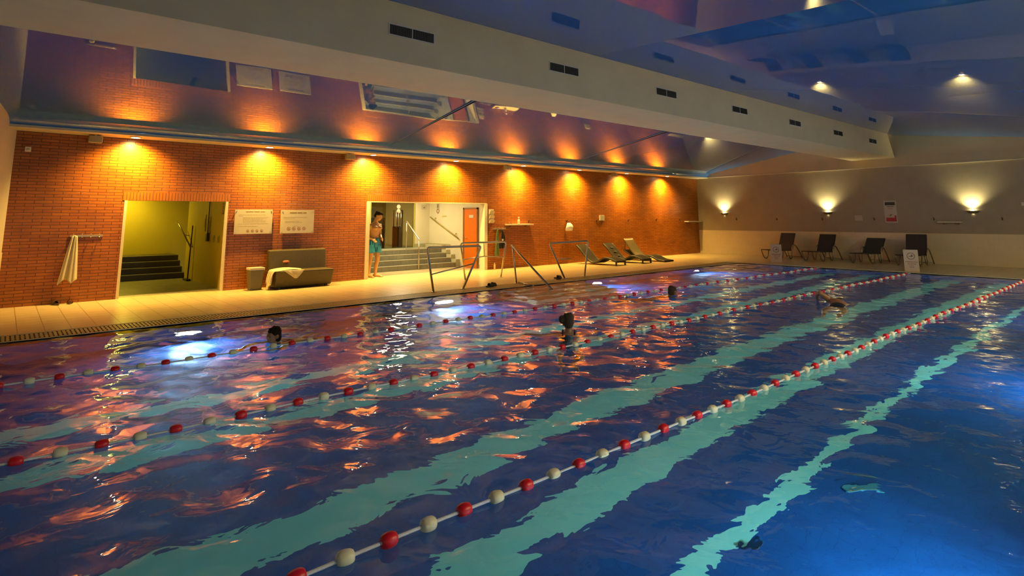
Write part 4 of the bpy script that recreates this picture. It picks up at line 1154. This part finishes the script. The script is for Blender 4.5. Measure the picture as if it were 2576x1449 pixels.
for q_ in range(26):
    a = q_*2.4; e = .3+.5*((q_*37) % 10)/10
    p = (.072*math.cos(a)*math.cos(e*.6), -.02+.085*math.sin(a)*math.cos(e*.6), .06+.07*math.sin(e*1.4))
    m_ = MB().ball((0, 0, 0), (.022, .022, .018), 8, 6); hr.add([H(p[0]+v_[0], p[1]+v_[1], p[2]+v_[2]) for v_ in m_.v], m_.f)
blob('hair', hr, M_HAIR, tp, voxel=.008, smooth=1)
ey = MB()
for sl in (-1, 1): ey.ball(H(sl*.03, .082, .002), .009, 8, 6)
ey.build('eyes', mat('eye_dark', (.02, .012, .008), .2), tp)
tp.scale = (1.1, 1.1, 1)

# ---- swimmers
def swimmer(loc, rz, label, build, skin=None):
    global bd, P
    t = person_root('swimmer', loc, label); t.rotation_euler.z = rz
    bd = MB(); P = lambda x, y, z: Vector((x, y, z))
    build(t)
    return t
def head(c, r=1.):
    x, y, z = c
    bd.ball((x-.012*r, y, z+.02), (.098*r, .076*r, .092*r), 16, 12); bd.ball((x+.03*r, y, z-.045*r), (.066*r, .060*r, .072*r), 14, 10)
    bd.ball((x+.104*r, y, z-.018*r), (.022*r, .013*r, .022*r), 10, 8); bd.ball((x+.092*r, y, z+.012*r), (.015*r, .05*r, .012*r), 10, 8); bd.ball((x+.09*r, y, z-.06*r), (.015*r, .028*r, .012*r), 10, 8)
    for s_ in (-1, 1): bd.ball((x-.005, y+s_*.08*r, z-.01), (.022*r, .012*r, .034*r), 10, 8)
def eyes(t, c):
    e = MB()
    for s_ in (-1, 1): e.ball((c[0]+.085, c[1]+s_*.03, c[2]+.0), .009, 8, 6)
    e.build('eyes', MATS['eye_dark'], t)
def hairdo(t, c, m, bun=None, wisps=16, down=.03):
    h_ = MB(); x, y, z = c
    h_.ball((x-.022, y, z+.035), (.102, .086, .088), 16, 12); h_.ball((x-.05, y, z-down), (.075, .080, .085), 14, 10)
    for q_ in range(wisps):
        a = q_*2.4; e = ((q_*37) % 10)/10
        h_.ball((x-.02+.085*math.cos(a)*(1-e*.5), y+.075*math.sin(a)*(1-e*.5), z+.06+.055*e), (.024, .024, .02), 8, 6)
    if bun: h_.ball((x+bun[0], y+bun[1], z+bun[2]), (.055, .055, .06), 12, 9)
    o = blob('hair', h_, m, t, voxel=.009, smooth=2)
def hand(p, d, up):
    p = Vector(p); d = Vector(d).normalized(); up = Vector(up); side = d.cross(up).normalized()
    cap([tuple(p), tuple(p+d*.06)], [.028, .036])
    for q_ in range(4):
        b0 = p+d*.08+side*(.026-.017*q_); ln = (.036, .042, .039, .03)[q_]
        cap([tuple(b0), tuple(b0+d*ln), tuple(b0+d*(ln*1.9)-up*.012)], [.0105, .0095, .0085], 8)
    t0 = p+side*.03+d*.02
    cap([tuple(t0), tuple(t0+side*.022+d*.035), tuple(t0+side*.028+d*.062)], [.013, .011, .0095], 8)
def trunk(pts):   # prone or upright trunk from rings (centre, half width, half depth, axis)
    n = 18; vs = []
    for (c, hw, hd, ax, up) in pts:
        ax = Vector(ax); up = Vector(up)
        for k in range(n): vs.append(Vector(c)+ax*hw*math.cos(2*PI*k/n)+up*hd*math.sin(2*PI*k/n))
    bd.add(vs, [(i*n+k, i*n+(k+1) % n, (i+1)*n+(k+1) % n, (i+1)*n+k) for i in range(len(pts)-1) for k in range(n)]+[tuple(reversed(range(n))), tuple((len(pts)-1)*n+k for k in range(n))])
Yv, Zv = (0, 1, 0), (0, 0, 1)
def prone_legs(x0, z0):
    for s_ in (-1, 1):
        cap([(x0, s_*.09, z0), (x0-.22, s_*.14, z0-.06), (x0-.42, s_*.16, z0-.12), (x0-.64, s_*.13, z0-.15), (x0-.82, s_*.10, z0-.18)], [.088, .078, .058, .052, .036])
        cap([(x0-.82, s_*.10, z0-.18), (x0-.94, s_*.12, z0-.20), (x0-1.02, s_*.13, z0-.21)], [.036, .038, .022])
def breast(t, hairm, bun=None, suit=None, c=(0, 0, .075)):
    head(c)
    cap([(-.03, 0, -.01), (-.08, 0, -.08), (-.12, 0, -.13)], [.058, .062, .075])
    trunk([((-.10, 0, -.13), .12, .06, Yv, Zv), ((-.17, 0, -.165), .185, .10, Yv, Zv), ((-.32, 0, -.22), .175, .115, Yv, Zv), ((-.48, 0, -.28), .145, .10, Yv, Zv), ((-.62, 0, -.33), .16, .105, Yv, Zv), ((-.74, 0, -.37), .14, .09, Yv, Zv)])
    for s_ in (-1, 1):
        cap([(-.17, s_*.18, -.15), (.02, s_*.25, -.19), (.10, s_*.30, -.20)], [.062, .050, .042])
        cap([(.10, s_*.30, -.20), (.26, s_*.24, -.17), (.38, s_*.17, -.15)], [.042, .038, .028])
        hand((.38, s_*.17, -.15), (1, -s_*.25, .02), (0, 0, 1))
    prone_legs(-.72, -.36)
    blob('body', bd, M_SKINW, t, voxel=.010, smooth=4)
    eyes(t, c); hairdo(t, c, hairm, bun)
    if suit:
        s_ = MB()
        n = 18; pts = [((-.30, 0, -.21), .182, .122), ((-.48, 0, -.28), .152, .108), ((-.62, 0, -.33), .168, .113), ((-.76, 0, -.37), .145, .096)]
        vs = [Vector(c_)+Vector(Yv)*hw*math.cos(2*PI*k/n)+Vector(Zv)*hd*math.sin(2*PI*k/n) for c_, hw, hd in pts for k in range(n)]
        s_.add(vs, [(i*n+k, i*n+(k+1) % n, (i+1)*n+(k+1) % n, (i+1)*n+k) for i in range(3) for k in range(n)], True)
        s_.build('swimwear', suit, t, solid=.006)
swimmer((3.06, 8.66, WZ), PI+.42, 'swimmer with dark wet hair beside the lane rope nearest the brick wall', lambda t: breast(t, M_HAIR, None, M_SWIMB, (0, 0, .085)))
swimmer((11.52, 7.72, WZ), -.25, 'swimmer whose brown-haired head alone shows, far off between two lane ropes', lambda t: breast(t, M_HAIRB, None, M_SWIMB))
# swimmer with a bun, upright in the water, seen from behind
def upright(t):
    c = (0.0, 0, .165)
    head(c)
    cap([(-.02, 0, .10), (-.03, 0, .04), (-.035, 0, .0)], [.056, .054, .062])
    trunk([((-.03, 0, .02), .09, .055, Yv, (1, 0, 0)), ((-.03, 0, -.035), .17, .085, Yv, (1, 0, 0)), ((-.035, 0, -.12), .185, .105, Yv, (1, 0, 0)), ((-.06, 0, -.28), .165, .105, Yv, (1, 0, 0)), ((-.12, 0, -.44), .135, .095, Yv, (1, 0, 0)), ((-.20, 0, -.60), .16, .105, Yv, (1, 0, 0)), ((-.27, 0, -.70), .14, .09, Yv, (1, 0, 0))])
    cap([(-.03, .17, -.05), (-.12, .29, -.06), (-.16, .38, -.05)], [.062, .052, .046])
    cap([(-.16, .38, -.05), (-.20, .48, -.03), (-.22, .57, -.015)], [.046, .040, .030]); hand((-.22, .57, -.015), (-.25, 1, 0), (0, 0, 1))
    cap([(-.03, -.18, -.06), (.06, -.32, -.14), (.12, -.40, -.18)], [.060, .048, .042])
    cap([(.12, -.40, -.18), (.26, -.42, -.17), (.36, -.40, -.16)], [.042, .038, .028]); hand((.36, -.40, -.16), (1, .1, 0), (0, 0, 1))
    for s_ in (-1, 1):
        cap([(-.26, s_*.09, -.70), (-.30, s_*.13, -.92), (-.42, s_*.14, -1.05), (-.62, s_*.12, -1.16), (-.80, s_*.10, -1.2)], [.088, .076, .058, .050, .036])
        cap([(-.80, s_*.10, -1.2), (-.90, s_*.11, -1.22)], [.036, .026])
    blob('body', bd, M_SKINW, t, voxel=.010, smooth=4)
    eyes(t, c); hairdo(t, c, M_HAIRB, (-.055, .095, .03), 14, .02)
    s_ = MB(); n = 20
    pts = [((-.033, 0, -.085), .184, .104), ((-.04, 0, -.15), .19, .112), ((-.06, 0, -.28), .172, .112), ((-.12, 0, -.44), .143, .102), ((-.20, 0, -.60), .168, .112), ((-.275, 0, -.71), .147, .097)]
    vs = [Vector(c_)+Vector(Yv)*hw*math.cos(2*PI*k/n)+Vector((1, 0, 0))*hd*math.sin(2*PI*k/n) for c_, hw, hd in pts for k in range(n)]
    s_.add(vs, [(i*n+k, i*n+(k+1) % n, (i+1)*n+(k+1) % n, (i+1)*n+k) for i in range(len(pts)-1) for k in range(n)], True)
    s_.build('swimsuit', M_SWIMB, t, solid=.006)
    for sy in (-.075, .075): MB().tube([(-.135, sy, -.10), (-.125, sy*1.25, -.03), (-.03, sy*1.2, .035), (.06, sy, -.06)], .011, 8).build('strap', M_SWIMB, t)
    MB().tube([(-.04, .088, .20), (-.02, .092, .14), (-.05, .075, .10)], .009, 8).build('ear_band', M_SIGN, t)
swimmer((6.66, 6.33, WZ), .75, 'swimmer with a brown bun seen from behind, one arm stretched out sideways', upright)
# crawl swimmer: shoulder and bent arm out of the water
def crawl(t):
    c = (.16, .02, -.05)
    head(c)
    cap([(.10, 0, -.06), (.02, 0, -.05)], [.058, .066])
    trunk([((.02, 0, -.05), .11, .06, Yv, Zv), ((-.06, 0, -.03), .19, .10, (0, .93, .36), (0, -.36, .93)), ((-.20, 0, -.03), .185, .11, (0, .93, .36), (0, -.36, .93)), ((-.38, 0, -.06), .15, .10, Yv, Zv), ((-.54, 0, -.09), .16, .105, Yv, Zv), ((-.68, 0, -.12), .14, .09, Yv, Zv)])
    cap([(-.06, .19, .05), (-.14, .27, .13), (-.16, .33, .18)], [.066, .056, .046])
    cap([(-.16, .33, .18), (.0, .40, .13), (.14, .42, .04)], [.046, .042, .030]); hand((.14, .42, .04), (1, .1, -.5), (.4, 0, .9))
    cap([(-.05, -.18, -.10), (.16, -.22, -.20), (.28, -.20, -.26)], [.060, .048, .042])
    cap([(.28, -.20, -.26), (.46, -.16, -.30), (.56, -.14, -.31)], [.042, .038, .028]); hand((.56, -.14, -.31), (1, 0, 0), (0, 0, 1))
    prone_legs(-.66, -.13)
    blob('body', bd, M_SKINW, t, voxel=.010, smooth=4)
    eyes(t, c); hairdo(t, c, M_HAIRB)
    s_ = MB(); n = 18
    pts = [((-.40, 0, -.062), .158, .108), ((-.54, 0, -.09), .168, .113), ((-.70, 0, -.12), .147, .096)]
    s_.add([Vector(c_)+Vector(Yv)*hw*math.cos(2*PI*k/n)+Vector(Zv)*hd*math.sin(2*PI*k/n) for c_, hw, hd in pts for k in range(n)], [(i*n+k, i*n+(k+1) % n, (i+1)*n+(k+1) % n, (i+1)*n+k) for i in range(2) for k in range(n)], True)
    s_.build('swim_trunks', M_SWIMB, t, solid=.006)
swimmer((12.95, 4.78, WZ), .25, 'crawl swimmer with a brown back and bent arm out of the water, far off', crawl)
